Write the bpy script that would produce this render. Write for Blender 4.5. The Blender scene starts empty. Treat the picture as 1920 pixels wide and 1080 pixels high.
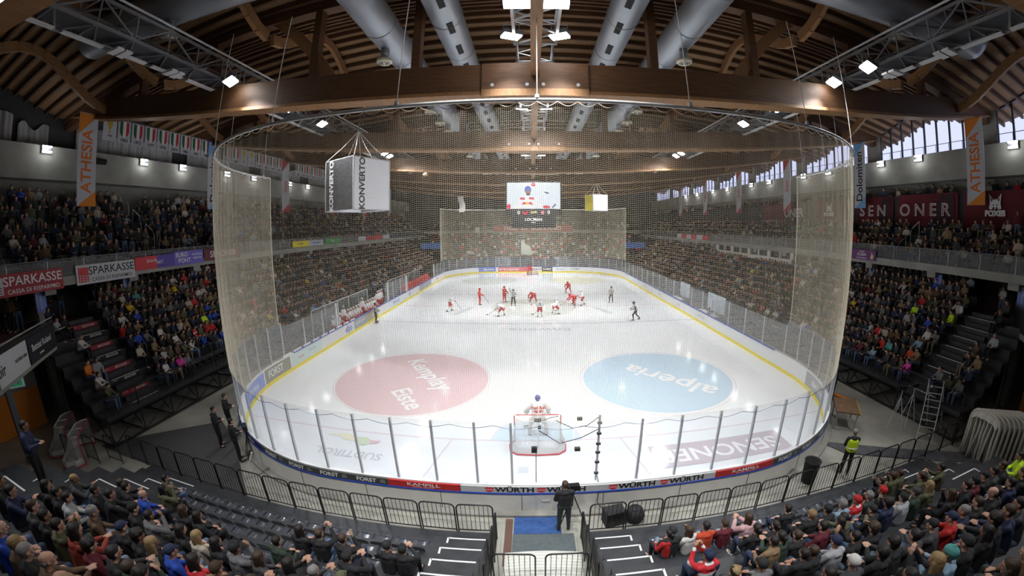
import bpy, bmesh, math, random
import numpy as np
from mathutils import Vector, Matrix
random.seed(7); np.random.seed(7)
PI = math.pi
S = bpy.context.scene; COL = S.collection

# ------------------------------------------------------------ camera (wide fisheye), world, exposure
cam = bpy.data.cameras.new('camera'); cam_o = bpy.data.objects.new('camera', cam); COL.objects.link(cam_o)
cam.type = 'PANO'
CP = cam if hasattr(cam, 'panorama_type') else cam.cycles
CP.panorama_type = 'FISHEYE_LENS_POLYNOMIAL'
CP.fisheye_fov = math.radians(200)
CP.fisheye_polynomial_k0 = 0
CP.fisheye_polynomial_k1 = -0.07482467054838592
CP.fisheye_polynomial_k2 = -0.0005123384587751799
CP.fisheye_polynomial_k3 = 6.263924023135897e-05
CP.fisheye_polynomial_k4 = -8.818056717452413e-07
cam.sensor_width = 36; cam.sensor_height = 20.25
cam.shift_x = -44.79 / 1920; cam.shift_y = -38.66 / 1080
FILL = [(-13.4, -7.0, 15.2, -7, -1.0, .8), (13.4, -7.0, 15.2, 7, -1.0, .8), (-2.5, -7.5, 15.6, -2, -1, .7), (2.5, -7.5, 15.6, 2, -1, .7)]
cam.clip_start = 0.05; cam.clip_end = 500
CO = Vector((-0.1282, -9.1554, 8.4347)); PT, YW, RL = 0.107886, 0.0098, -0.002946
FW = Vector((math.sin(YW) * math.cos(PT), math.cos(YW) * math.cos(PT), -math.sin(PT)))
R0 = Vector((math.cos(YW), -math.sin(YW), 0)); U0 = R0.cross(FW)
RT = math.cos(RL) * R0 + math.sin(RL) * U0; UP = -math.sin(RL) * R0 + math.cos(RL) * U0
cam_o.matrix_world = Matrix(((RT.x, UP.x, -FW.x, CO.x), (RT.y, UP.y, -FW.y, CO.y), (RT.z, UP.z, -FW.z, CO.z), (0, 0, 0, 1)))
S.camera = cam_o
VF, VK1, VK2, VCX, VCY = 699.0676, 0.0284239, 0.0267295, 1004.7946, 501.3377
def ray(u, v):                     # viewing direction of a photo pixel, used to measure where things stand
    a = u - VCX; b = VCY - v; R = math.hypot(a, b) + 1e-9; th = R / VF
    for _ in range(20): th -= (VF * (th + VK1 * th**3 + VK2 * th**5) - R) / (VF * (1 + 3 * VK1 * th**2 + 5 * VK2 * th**4))
    return math.cos(th) * FW + math.sin(th) * (a / R * RT + b / R * UP)
def proj(p):
    d = Vector(p) - CO; a = d.dot(RT); b = d.dot(UP); w = d.dot(FW); rho = math.hypot(a, b) + 1e-9; th = math.atan2(rho, w)
    R = VF * (th + VK1 * th**3 + VK2 * th**5); return VCX + R * a / rho, VCY - R * b / rho

W = bpy.data.worlds.new('dusk_sky'); S.world = W; W.use_nodes = True
W.node_tree.nodes['Background'].inputs[0].default_value = (0.66, 0.70, 0.98, 1); W.node_tree.nodes['Background'].inputs[1].default_value = 1.15
S.view_settings.view_transform = 'Standard'; S.view_settings.look = 'None'; S.view_settings.gamma = 1
S.view_settings.exposure = 0.12; S.view_settings.use_curve_mapping = False
S.cycles.max_bounces = 6; S.cycles.diffuse_bounces = 3; S.cycles.glossy_bounces = 3; S.cycles.transparent_max_bounces = 24
S.cycles.transmission_bounces = 4; S.cycles.caustics_reflective = False; S.cycles.caustics_refractive = False
S.cycles.sample_clamp_indirect = 4.0

LIGHT_K = 0.66
# floodlight positions (x, y, z, aim x, aim y, watts, cone)
FLOODS = []
for y in (3.6, 8.1, 11.7, 22.3, 23.6, 29.4, 35.6, 41.5, 47.0, 58.0):
    for sx in (-1, 1): FLOODS.append((sx * 13.2, y + (0.0 if sx < 0 else .15), 15.2, sx * 5.5, y + (2 if y < 6 else 0), (.34 if y < 5 else .52) if y < 13 else (.7 if y < 24 else 1.0)))
FLOODS.append((13.2, 1.7, 15.2, 5.0, 4.0, .6))
FLOODS2 = [(-.75, -1.2), (.75, -1.2), (-.85, 3.2), (.85, 3.2), (-.7, 11.8), (.7, 11.8), (-.8, 26.0), (.8, 26.0), (-.8, 40.0), (.8, 40.0), (-.8, 52.0), (.8, 52.0)]  # front pair is added, out of view, to brighten the near end

# ------------------------------------------------------------ helpers
def tag(o, label=None, cat=None, group=None, kind=None):
    if label: o['label'] = label
    if cat: o['category'] = cat
    if group: o['group'] = group
    if kind: o['kind'] = kind
    return o
def empty(name, loc=(0, 0, 0), rz=0, label=None, cat=None, group=None, kind=None):
    o = bpy.data.objects.new(name, None); o.location = loc; o.rotation_euler = (0, 0, rz); COL.objects.link(o)
    return tag(o, label, cat, group, kind)
def nobj(name, me, parent=None, mat=None):
    o = bpy.data.objects.new(name, me); COL.objects.link(o)
    if mat is not None and not me.materials: me.materials.append(mat)
    if parent is not None: o.parent = parent
    return o
class MB:
    def __init__(s): s.v = []; s.f = []; s.m = []; s.mi = 0; s.smooth = False
    def add(s, vs, fs):
        n = len(s.v); s.v += [tuple(p) for p in vs]
        for f in fs: s.f.append(tuple(i + n for i in f)); s.m.append(s.mi)
        return s
    def box(s, c, d, rz=0, M=None):
        x, y, z = (k / 2 for k in d); P = [Vector((a * x, b * y, e * z)) for a in (-1, 1) for b in (-1, 1) for e in (-1, 1)]
        R = M if M is not None else Matrix.Rotation(rz, 3, 'Z')
        return s.add([R @ p + Vector(c) for p in P], [(0, 1, 3, 2), (4, 6, 7, 5), (0, 4, 5, 1), (2, 3, 7, 6), (0, 2, 6, 4), (1, 5, 7, 3)])
    def bb(s, x0, x1, y0, y1, z0, z1): return s.box(((x0 + x1) / 2, (y0 + y1) / 2, (z0 + z1) / 2), (abs(x1 - x0), abs(y1 - y0), abs(z1 - z0)))
    def bar(s, a, b, w, h=None, up=(0, 0, 1)):
        a, b = Vector(a), Vector(b); h = h or w; d = b - a; L = d.length
        if L < 1e-6: return s
        z = d / L; u = Vector(up)
        if abs(z.dot(u)) > .98: u = Vector((1, 0, 0))
        x = u.cross(z).normalized(); y = z.cross(x)
        return s.box((a + b) / 2, (w, h, L), M=Matrix((x, y, z)).transposed())
    def tube(s, pts, r, n=6, closed=False, caps=True):
        pts = [Vector(p) for p in pts]; N = len(pts); rr = r if isinstance(r, (list, tuple)) else [r] * N; vs = []; fs = []; px = None
        for i, p in enumerate(pts):
            t = (pts[(i + 1) % N] - pts[i - 1]) if closed else (pts[min(i + 1, N - 1)] - pts[max(i - 1, 0)])
            t.normalize()
            if px is None: px = t.cross(Vector((0, 0, 1)) if abs(t.z) < .9 else Vector((1, 0, 0))).normalized()
            else: px = (px - t * px.dot(t)).normalized()
            py = t.cross(px)
            vs += [p + rr[i] * (math.cos(2 * PI * k / n) * px + math.sin(2 * PI * k / n) * py) for k in range(n)]
        for i in range(N if closed else N - 1):
            j = (i + 1) % N
            for k in range(n): fs.append((i * n + k, i * n + (k + 1) % n, j * n + (k + 1) % n, j * n + k))
        if caps and not closed: fs += [tuple(range(n))[::-1], tuple((N - 1) * n + k for k in range(n))]
        return s.add(vs, fs)
    def prism(s, poly, d, o=(0, 0, 0), u=(1, 0, 0), v=(0, 1, 0), n=None):   # polygon in (u,v), pushed d along n
        u, v, o = Vector(u), Vector(v), Vector(o); n = Vector(n) if n else u.cross(v)
        P = [o + a * u + b * v for a, b in poly]; k = len(P)
        return s.add(P + [p + d * n for p in P], [tuple(range(k))[::-1], tuple(range(k, 2 * k))] + [(i, (i + 1) % k, k + (i + 1) % k, k + i) for i in range(k)])
    def poly(s, poly, o=(0, 0, 0), u=(1, 0, 0), v=(0, 1, 0)):
        u, v, o = Vector(u), Vector(v), Vector(o); return s.add([o + a * u + b * v for a, b in poly], [tuple(range(len(poly)))])
    def grid(s, fn, nu, nv):
        return s.add([fn(i / nu, j / nv) for i in range(nu + 1) for j in range(nv + 1)], [(i * (nv + 1) + j, (i + 1) * (nv + 1) + j, (i + 1) * (nv + 1) + j + 1, i * (nv + 1) + j + 1) for i in range(nu) for j in range(nv)])
    def lathe(s, prof, c=(0, 0, 0), n=16):
        c = Vector(c); k = len(prof)
        s.add([c + Vector((r * math.cos(2 * PI * i / n), r * math.sin(2 * PI * i / n), z)) for i in range(n) for r, z in prof], [(i * k + j, ((i + 1) % n) * k + j, ((i + 1) % n) * k + j + 1, i * k + j + 1) for i in range(n) for j in range(k - 1)])
        return s
    def mesh(s, name, mats, smooth=False):
        me = bpy.data.meshes.new(name); me.from_pydata(s.v, [], s.f)
        for m in (mats if isinstance(mats, (list, tuple)) else [mats]): me.materials.append(m)
        if any(s.m): me.polygons.foreach_set('material_index', s.m)
        if smooth: me.polygons.foreach_set('use_smooth', [True] * len(me.polygons))
        me.update(); return me
    def build(s, name, mats, parent=None, smooth=False, label=None, cat=None, group=None, kind=None):
        o = nobj(name, s.mesh(name, mats, smooth), parent); return tag(o, label, cat, group, kind)

def mat(name, col, rough=.6, metal=0, emit=0, noise=0, nscale=8, bump=0, spec=None):
    m = bpy.data.materials.new(name); m.use_nodes = True; nt = m.node_tree; b = nt.nodes['Principled BSDF']
    b.inputs['Base Color'].default_value = (*col, 1); b.inputs['Roughness'].default_value = rough; b.inputs['Metallic'].default_value = metal
    if spec is not None: b.inputs['Specular IOR Level'].default_value = spec
    if emit: b.inputs['Emission Color'].default_value = (*col, 1); b.inputs['Emission Strength'].default_value = emit
    if noise or bump:
        tc = nt.nodes.new('ShaderNodeTexCoord'); n = nt.nodes.new('ShaderNodeTexNoise'); n.inputs['Scale'].default_value = nscale; n.inputs['Detail'].default_value = 5
        nt.links.new(tc.outputs['Object'], n.inputs['Vector'])
        if noise:
            r = nt.nodes.new('ShaderNodeValToRGB'); r.color_ramp.elements[0].position = .3; r.color_ramp.elements[1].position = .7
            r.color_ramp.elements[0].color = (*[c * (1 - noise) for c in col], 1); r.color_ramp.elements[1].color = (*[min(1, c * (1 + noise)) for c in col], 1)
            nt.links.new(n.outputs['Fac'], r.inputs['Fac']); nt.links.new(r.outputs['Color'], b.inputs['Base Color'])
        if bump:
            bp = nt.nodes.new('ShaderNodeBump'); bp.inputs['Strength'].default_value = bump; nt.links.new(n.outputs['Fac'], bp.inputs['Height']); nt.links.new(bp.outputs['Normal'], b.inputs['Normal'])
    return m
def wood(name, c1, c2, scale=(1, 1, 1), rough=.55):
    m = mat(name, c1, rough); nt = m.node_tree; b = nt.nodes['Principled BSDF']
    tc = nt.nodes.new('ShaderNodeTexCoord'); mp = nt.nodes.new('ShaderNodeMapping'); mp.inputs['Scale'].default_value = scale
    n = nt.nodes.new('ShaderNodeTexNoise'); n.inputs['Scale'].default_value = 3; n.inputs['Detail'].default_value = 6
    r = nt.nodes.new('ShaderNodeValToRGB'); r.color_ramp.elements[0].position = .35; r.color_ramp.elements[1].position = .65; r.color_ramp.elements[0].color = (*c1, 1); r.color_ramp.elements[1].color = (*c2, 1)
    L = nt.links.new; L(tc.outputs['Object'], mp.inputs[0]); L(mp.outputs[0], n.inputs['Vector']); L(n.outputs['Fac'], r.inputs[0]); L(r.outputs[0], b.inputs['Base Color']); return m
def objcol(name, rough=.8, mul=1.0, bump=.25):          # cloth whose colour is the object's own colour
    m = mat(name, (.5, .5, .5), rough, bump=bump, nscale=14); nt = m.node_tree; b = nt.nodes['Principled BSDF']; o = nt.nodes.new('ShaderNodeObjectInfo')
    nt.links.new(o.outputs['Color'], b.inputs['Base Color']); return m
def randcol(name, cols, rough=.8):                      # colour picked per object from a short list
    m = mat(name, cols[0], rough); nt = m.node_tree; b = nt.nodes['Principled BSDF']; o = nt.nodes.new('ShaderNodeObjectInfo'); r = nt.nodes.new('ShaderNodeValToRGB'); r.color_ramp.interpolation = 'CONSTANT'
    for i, c in enumerate(cols):
        e = r.color_ramp.elements[0] if i == 0 else (r.color_ramp.elements[1] if i == 1 else r.color_ramp.elements.new(i / len(cols)))
        e.position = i / len(cols); e.color = (*c, 1)
    nt.links.new(o.outputs['Random'], r.inputs[0]); nt.links.new(r.outputs[0], b.inputs['Base Color']); return m
def seethrough(name, col, opac, gloss=.05, rough=.1):    # clear sheet: mostly transparent, a little haze and shine
    m = bpy.data.materials.new(name); m.use_nodes = True; nt = m.node_tree; nt.nodes.clear(); N = nt.nodes.new; L = nt.links.new
    o = N('ShaderNodeOutputMaterial'); t = N('ShaderNodeBsdfTransparent'); d = N('ShaderNodeBsdfDiffuse'); g = N('ShaderNodeBsdfGlossy'); a = N('ShaderNodeMixShader'); b = N('ShaderNodeMixShader')
    t.inputs[0].default_value = (.97, .98, .99, 1); d.inputs[0].default_value = (*col, 1); g.inputs['Roughness'].default_value = rough
    a.inputs[0].default_value = opac; b.inputs[0].default_value = gloss
    L(t.outputs[0], a.inputs[1]); L(d.outputs[0], a.inputs[2]); L(a.outputs[0], b.inputs[1]); L(g.outputs[0], b.inputs[2]); L(b.outputs[0], o.inputs[0]); return m

M = {}
M['concrete'] = mat('concrete', (.30, .29, .26), .8, noise=.22, nscale=1.2, bump=.1)
M['wallconc'] = mat('wall_concrete', (.31, .31, .285), .85, noise=.18, nscale=.7)
M['floor'] = mat('arena_floor', (.37, .36, .31), .42, noise=.28, nscale=.6)
M['mat_dark'] = mat('rubber_mat', (.07, .07, .07), .5, noise=.2)
M['deck'] = mat('stand_deck', (.035, .037, .042), .45, noise=.3, nscale=3)
M['black'] = mat('black_paint', (.012, .012, .014), .35)
M['blackmat'] = mat('black_matt', (.018, .018, .02), .8)
M['steel'] = mat('grey_steel', (.42, .44, .47), .35, .7)
M['steeldark'] = mat('dark_steel', (.16, .17, .19), .4, .6)
M['alu'] = mat('aluminium', (.62, .63, .67), .4, .15)
M['white'] = mat('white', (.80, .80, .80), .45)
M['offwhite'] = mat('off_white_board', (.70, .68, .62), .5, noise=.05, nscale=2)
M['boardwhite'] = mat('board_white', (.82, .84, .86), .3)
M['yellow'] = mat('kick_yellow', (.88, .72, .02), .35)
M['blue'] = mat('rail_blue', (.03, .08, .45), .35)
M['forst'] = mat('forst_dark', (.055, .06, .05), .4)
M['red'] = mat('red', (.50, .025, .025), .45)
M['navy'] = mat('navy', (.015, .02, .10), .4)
M['blackink'] = mat('black_ink', (.012, .012, .014), .5)
M['whiteink'] = mat('white_ink', (.85, .85, .85), .5)
M['redink'] = mat('red_ink', (.62, .04, .05), .5)
M['blueink'] = mat('blue_ink', (.06, .12, .50), .5)
M['orange'] = mat('orange_paint', (.75, .24, .02), .6)
M['wood_chord'] = wood('glulam_dark', (.10, .046, .021), (.15, .072, .032), (.4, 6, 6))
M['wood_light'] = wood('glulam_light', (.27, .135, .058), (.35, .185, .08), (3, .5, 3))
M['deckwood'] = wood('ceiling_boards', (.28, .16, .075), (.36, .21, .105), (7, .6, 1), .7)
M['joist'] = wood('dark_joist', (.09, .045, .022), (.13, .065, .03), (.3, 5, 5), .7)
M['duct'] = mat('galvanised_duct', (.40, .43, .48), .42, .55)
M['netrope'] = mat('net_rope', (.88, .81, .64), .8)
M['rope'] = mat('white_rope', (.75, .75, .72), .7)
M['seat'] = mat('seat_plastic', (.062, .068, .082), .2, spec=1.0)
M['glass'] = seethrough('rink_glass', (.75, .78, .82), .085, .05)
M['glass_end'] = seethrough('rink_glass_clear', (.8, .83, .88), .035, .035)
M['pane'] = seethrough('window_pane', (.8, .85, .9), .03, .03)
M['balglass'] = seethrough('balcony_glass', (.35, .38, .40), .22, .10)
M['skin'] = randcol('skin', [(.52, .30, .21), (.60, .36, .26), (.45, .25, .17), (.56, .33, .24), (.33, .18, .11)], .55)
M['cloth'] = objcol('cloth')
M['hairm'] = objcol('hair', .6)
M['trous'] = objcol('trouser_cloth', .85)
M['shoe'] = randcol('shoe', [(.7, .7, .7), (.03, .03, .03), (.05, .05, .06), (.5, .48, .45), (.03, .03, .03)], .5)
M['eye'] = mat('dark_eye', (.03, .02, .018), .3)
M['lip'] = mat('lip', (.40, .13, .11), .5)
M['hivis'] = mat('hi_vis', (.62, .85, .03), .5)
M['lampglow'] = mat('lamp_glow', (1, .98, .94), .5, emit=26)
M['ledglow'] = mat('led_glow', (1, 1, .97), .5, emit=14)
M['screen'] = {}
def glow(name, col, k=1.0):
    if name not in M['screen']: M['screen'][name] = mat('screen_' + name, col, .5, emit=k); M['screen'][name].node_tree.nodes['Principled BSDF'].inputs['Base Color'].default_value = (0, 0, 0, 1)
    return M['screen'][name]

# path of the boards: s measured from the middle of the near end, positive to the right; returns point and outward normal
RW, RL_, RR = 15.0, 60.0, 8.5
HALF = 6.5 + 8.5 * PI / 2 + 43 + 8.5 * PI / 2 + 6.5
def path(s, off=0.0):
    sg = 1 if s >= 0 else -1; s = abs(s); a1 = 8.5 * PI / 2
    if s <= 6.5: x, y, nx, ny = s, -off, 0, -1
    elif s <= 6.5 + a1: a = (s - 6.5) / 8.5; nx, ny = math.sin(a), -math.cos(a); x, y = 6.5 + (8.5 + off) * nx, 8.5 + (8.5 + off) * ny
    elif s <= 49.5 + a1: x, y, nx, ny = 15 + off, 8.5 + s - 6.5 - a1, 1, 0
    elif s <= 49.5 + 2 * a1: a = (s - 49.5 - a1) / 8.5; nx, ny = math.cos(a), math.sin(a); x, y = 6.5 + (8.5 + off) * nx, 51.5 + (8.5 + off) * ny
    else: x, y, nx, ny = 6.5 - (s - 49.5 - 2 * a1), 60 + off, 0, 1
    return Vector((sg * x, y, 0)), Vector((sg * nx, ny, 0))
def s_of_y(y): return 6.5 + 8.5 * PI / 2 + (y - 8.5)
def ribbon(mb, s0, s1, o0, o1, z0, z1, step=.6):
    n = max(1, int(abs(s1 - s0) / step)); vs = []
    for i in range(n + 1):
        s = s0 + (s1 - s0) * i / n; a, _ = path(s, o0); b, _ = path(s, o1)
        vs += [(a.x, a.y, z0), (b.x, b.y, z0), (b.x, b.y, z1), (a.x, a.y, z1)]
    fs = [(0, 1, 2, 3), (4 * n + 3, 4 * n + 2, 4 * n + 1, 4 * n)]
    for i in range(n):
        k = 4 * i
        for j in range(4): fs.append((k + j, k + 4 + j, k + 4 + (j + 1) % 4, k + (j + 1) % 4))
    mb.add(vs, fs); return mb

_tc = {}
def text_geo(s, size, bold=0, sx=1.0):
    key = (s, size, bold, sx)
    if key not in _tc:
        c = bpy.data.curves.new('t', 'FONT'); c.body = s; c.size = size; c.align_x = 'CENTER'; c.align_y = 'CENTER'; c.offset = bold; c.resolution_u = 3; c.fill_mode = 'FRONT'
        o = bpy.data.objects.new('t', c); COL.objects.link(o); me = bpy.data.meshes.new_from_object(o.evaluated_get(bpy.context.evaluated_depsgraph_get()))
        _tc[key] = ([(v.co.x * sx, v.co.y) for v in me.vertices], [tuple(p.vertices) for p in me.polygons])
        bpy.data.objects.remove(o); bpy.data.curves.remove(c); bpy.data.meshes.remove(me)
    return _tc[key]
def lettering(s, size, m, fn, parent=None, bold=0, sx=1.0, name='lettering'):     # fn maps (u, v) on the sign to the world
    V, F = text_geo(s, size, bold, sx); mb = MB(); mb.add([fn(a, b) for a, b in V], F); return mb.build(name, m, parent)
def plane_fn(o, u, v):
    o, u, v = Vector(o), Vector(u), Vector(v); return lambda a, b: o + a * u + b * v

def evalmesh(o):
    dg = bpy.context.evaluated_depsgraph_get(); me = bpy.data.meshes.new_from_object(o.evaluated_get(dg)); return me
_ico = None
def blob(parts, vox=.014, smooth=2, dec=None):      # one continuous surface over tapered limbs and ellipsoids
    bm = bmesh.new()
    for p in parts:
        if p[0] == 'e':
            c, r = Vector(p[1]), p[2]; Rm = Matrix.Rotation(p[3], 4, p[4]) if len(p) > 3 else Matrix.Identity(4)
            bmesh.ops.create_icosphere(bm, subdivisions=3 if max(r) > .05 else 2, radius=1, matrix=Matrix.Translation(c) @ Rm @ Matrix.Diagonal((*r, 1)))
        else:
            _, a, ra, b, rb = p[:5]; a, b = Vector(a), Vector(b); d = b - a; L = max(d.length, 1e-4)
            fl = p[5] if len(p) > 5 else 1.0          # flatten front-back
            q = d.to_track_quat('Z', 'Y').to_matrix().to_4x4() if True else None
            T = Matrix.Translation(a) @ q
            n = 10; vs = []
            rings = [(-.9, .43), (-.5, .87), (0, 1)]
            prof = [(ra * z, ra * r) for z, r in rings] + [(L - rb * z, rb * r) for z, r in reversed(rings)]
            top = [bm.verts.new(T @ Vector((0, 0, -ra)))]; last = None
            for z, r in prof:
                ring = [bm.verts.new(T @ Vector((r * math.cos(2 * PI * k / n), r * math.sin(2 * PI * k / n), z))) for k in range(n)]
                for k in range(n):
                    if last is None: bm.faces.new((top[0], ring[(k + 1) % n], ring[k]))
                    else: bm.faces.new((last[k], last[(k + 1) % n], ring[(k + 1) % n], ring[k]))
                last = ring
            e = bm.verts.new(T @ Vector((0, 0, L + rb)))
            for k in range(n): bm.faces.new((last[k], last[(k + 1) % n], e))
            if fl != 1.0:
                mid = (a + b) / 2
                for v in bm.verts[:] if False else []: pass
    me = bpy.data.meshes.new('b'); bm.to_mesh(me); bm.free()
    o = bpy.data.objects.new('b', me); COL.objects.link(o)
    r = o.modifiers.new('r', 'REMESH'); r.mode = 'VOXEL'; r.voxel_size = vox
    if smooth: s = o.modifiers.new('s', 'SMOOTH'); s.iterations = smooth; s.factor = .5
    if dec: d = o.modifiers.new('d', 'DECIMATE'); d.ratio = dec
    out = evalmesh(o); bpy.data.objects.remove(o); bpy.data.meshes.remove(me)
    out.polygons.foreach_set('use_smooth', [True] * len(out.polygons)); out.materials.clear(); return out
def copy_tree(o, parent=None):
    c = o.copy(); COL.objects.link(c)
    if parent is not None: c.parent = parent
    for ch in o.children: copy_tree(ch, c)
    return c
ORD = ['', 'first', 'second', 'third', 'fourth', 'fifth', 'sixth', 'seventh', 'eighth', 'ninth', 'tenth', 'eleventh', 'twelfth', 'thirteenth', 'fourteenth', 'fifteenth', 'sixteenth', 'seventeenth', 'eighteenth', 'nineteenth', 'twentieth']
def ordn(k):
    if k <= 20: return ORD[k]
    t = {2: 'twenty', 3: 'thirty', 4: 'forty', 5: 'fifty', 6: 'sixty', 7: 'seventy', 8: 'eighty', 9: 'ninety'}.get(k // 10, 'hundredth'); return t + ('-' + ORD[k % 10] if k % 10 else 'th') if k % 10 else {2: 'twentieth', 3: 'thirtieth', 4: 'fortieth', 5: 'fiftieth', 6: 'sixtieth', 7: 'seventieth', 8: 'eightieth', 9: 'ninetieth'}.get(k // 10, 'last')
# ------------------------------------------------------------ lamps
def spot(name, loc, aim, watts, size, blend, radius, parent=None):
    l = bpy.data.lights.new(name, 'SPOT'); l.energy = watts; l.spot_size = math.radians(size if loc[1] > 4.5 else 76); l.spot_blend = blend; l.shadow_soft_size = radius; l.color = (.97, .985, 1)
    o = bpy.data.objects.new(name, l); COL.objects.link(o); d = Vector(aim) - Vector(loc)
    o.rotation_euler = d.to_track_quat('-Z', 'Y').to_euler(); o.location = loc; return o
lampm = MB(); lampm.bb(-.34, .34, -.27, .27, .03, .2)
lamp_house = lampm.mesh('lamp_house', M['steeldark']); lm = MB(); lm.bb(-.31, .31, -.24, .24, -.03, .03); lamp_lens = lm.mesh('lamp_lens', M['lampglow'])
lb = MB(); lb.bar((-.28, 0, .1), (-.28, 0, .5), .03); lb.bar((.28, 0, .1), (.28, 0, .5), .03); lb.bar((-.28, 0, .5), (.28, 0, .5), .03); lamp_br = lb.mesh('lamp_bracket', M['steel'])
def floodlight(x, y, z, ax, ay, k, label, group):
    r = empty('floodlight', (x, y, z), 0, label, 'light', group)
    a = nobj('housing', lamp_house, r); b = nobj('lens', lamp_lens, r); c = nobj('bracket', lamp_br, r)
    q = (Vector((ax, ay, 0)) - Vector((x, y, z))).to_track_quat('-Z', 'Y').to_euler(); a.rotation_euler = q; b.rotation_euler = q
    d = (Vector((ax, ay, 0)) - Vector((x, y, z))).normalized()
    o = spot('beam_light', Vector((x, y, z)) + d * .08, (ax, ay, 0), 5200 * k * LIGHT_K, 124, .75, .22); o.parent = r; o.matrix_parent_inverse = Matrix.Translation((-x, -y, -z))
cnt = {}
for (x, y, z, ax, ay, k) in FLOODS:
    sd = 'left' if x < 0 else 'right'; cnt[sd] = cnt.get(sd, 0) + 1
    floodlight(x, y, z, ax, ay, k, 'bright floodlight under the %s steel catwalk, %s away from the camera' % (sd, ordn(cnt[sd]) if cnt[sd] < 9 else 'extra one near the front,'), 'catwalk floodlights')
for i, (x, y, z, ax, ay, k) in enumerate(FILL):
    floodlight(x, y, z, ax, ay, k, 'dimmer floodlight above the near stand, %s side, %s one' % ('left' if x < 0 else 'right', 'outer' if abs(x) > 5 else 'inner'), 'near stand floodlights')
for i, (x, y) in enumerate(FLOODS2):
    floodlight(x, y, 15.25, x * 2, y + (2 if y < 4 else 5), .4 if y < 13 else .8, 'bright floodlight beside the central lighting bridge, %s pair from the front, %s of pair' % (ordn(i // 2 + 1), 'left' if x < 0 else 'right'), 'central floodlights')

# ------------------------------------------------------------ floor and ice
mb = MB(); mb.bb(-32, 32, -18, 78, -.3, -.02); mb.build('floor', M['floor'], kind='structure')
def ice_material():
    m = mat('ice', (.80, .84, .87), .16); nt = m.node_tree; b = nt.nodes['Principled BSDF']; N = nt.nodes.new; L = nt.links.new
    tc = N('ShaderNodeTexCoord'); mp = N('ShaderNodeMapping'); mp.inputs['Scale'].default_value = (1.6, .12, 1); n1 = N('ShaderNodeTexNoise'); n1.inputs['Scale'].default_value = 1.2; n1.inputs['Detail'].default_value = 8
    n2 = N('ShaderNodeTexNoise'); n2.inputs['Scale'].default_value = .35; n2.inputs['Detail'].default_value = 6
    L(tc.outputs['Object'], mp.inputs[0]); L(mp.outputs[0], n1.inputs['Vector']); L(tc.outputs['Object'], n2.inputs['Vector'])
    r = N('ShaderNodeValToRGB'); r.color_ramp.elements[0].position = .3; r.color_ramp.elements[1].position = .75; r.color_ramp.elements[0].color = (.82, .85, .88, 1); r.color_ramp.elements[1].color = (.88, .90, .93, 1)
    L(n2.outputs['Fac'], r.inputs[0]); L(r.outputs[0], b.inputs['Base Color'])
    rr = N('ShaderNodeMapRange'); rr.inputs[3].default_value = .05; rr.inputs[4].default_value = .15; L(n1.outputs['Fac'], rr.inputs[0]); L(rr.outputs[0], b.inputs['Roughness'])
    bp = N('ShaderNodeBump'); bp.inputs['Strength'].default_value = .025; L(n1.outputs['Fac'], bp.inputs['Height']); L(bp.outputs[0], b.inputs['Normal']); return m
M['ice'] = ice_material()
outline = [tuple(path(s, .02)[0][:2]) for s in np.linspace(-HALF, HALF, 260, endpoint=False)]
mb = MB(); mb.prism(outline, .05, (0, 0, -.05)); ice = mb.build('ice_sheet', M['ice'], label='white ice sheet of the rink with painted lines and sponsor marks', cat='ice')
def icemat(n, c): m = mat(n, c, .1); return m
IR = icemat('ice_red', (.74, .54, .58)); IRf = icemat('ice_red_faint', (.74,.6,.63)); IB = icemat('ice_blue', (.52, .68, .82)); IBl = icemat('ice_line_blue', (.62, .66, .74)); IG = icemat('ice_grey', (.68, .71, .67)); IW = icemat('ice_white', (.88, .88, .90)); ILR = icemat('ice_line_red', (.78, .68, .72)); IM = icemat('ice_mauve', (.62, .55, .60)); IY = icemat('ice_yellow', (.84, .82, .64)); IGr = icemat('ice_green', (.66, .74, .56)); IGd = icemat('ice_dark', (.62, .65, .69)); ICr = icemat('ice_crease', (.66, .78, .88))
_lay = [0]
def flat(name, m, polys, z=None):
    _lay[0] += 1; z = z or (.0012 + .0004 * _lay[0]); mb = MB()
    for p in polys: mb.add([(x, y, z) for x, y in p], [tuple(range(len(p)))])
    return mb.build(name, m, ice)
def disc(cx, cy, r, n=64): return [(cx + r * math.cos(2 * PI * k / n), cy + r * math.sin(2 * PI * k / n)) for k in range(n)]
def ringp(cx, cy, r, w, n=64): return [[(cx + (r + e) * math.cos(2 * PI * (k + q) / n), cy + (r + e) * math.sin(2 * PI * (k + q) / n)) for q, e in ((0, -w), (1, -w), (1, w), (0, w))] for k in range(n)]
def rect(x0, x1, y0, y1): return [(x0, y0), (x1, y0), (x1, y1), (x0, y1)]
def xw(y):
    if y < 8.5: return 6.5 + math.sqrt(max(0, 8.5**2 - (8.5 - y)**2))
    if y > 51.5: return 6.5 + math.sqrt(max(0, 8.5**2 - (y - 51.5)**2))
    return 15
for y, m, w, nm in ((4, ILR, .05, 'goal_line'), (22.86, IBl, .15, 'blue_line'), (30, ILR, .15, 'centre_line'), (37.14, IBl, .15, 'blue_line'), (56, ILR, .05, 'goal_line')):
    flat(nm, m, [rect(-xw(y), xw(y), y - w, y + w)])
flat('sponsor_circle', IR, [disc(-7, 10, 4.4)]); flat('sponsor_circle', IB, [disc(7, 10, 4.3)]); flat('face_off_ring', ILR, ringp(7, 10, 4.5, .03)); flat('face_off_ring', ILR, ringp(-7, 10, 4.5, .03))
flat('sponsor_circle', IG, [disc(-7, 50, 4.4)]); flat('sponsor_circle', IY, [disc(7, 50, 4.4)])
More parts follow.
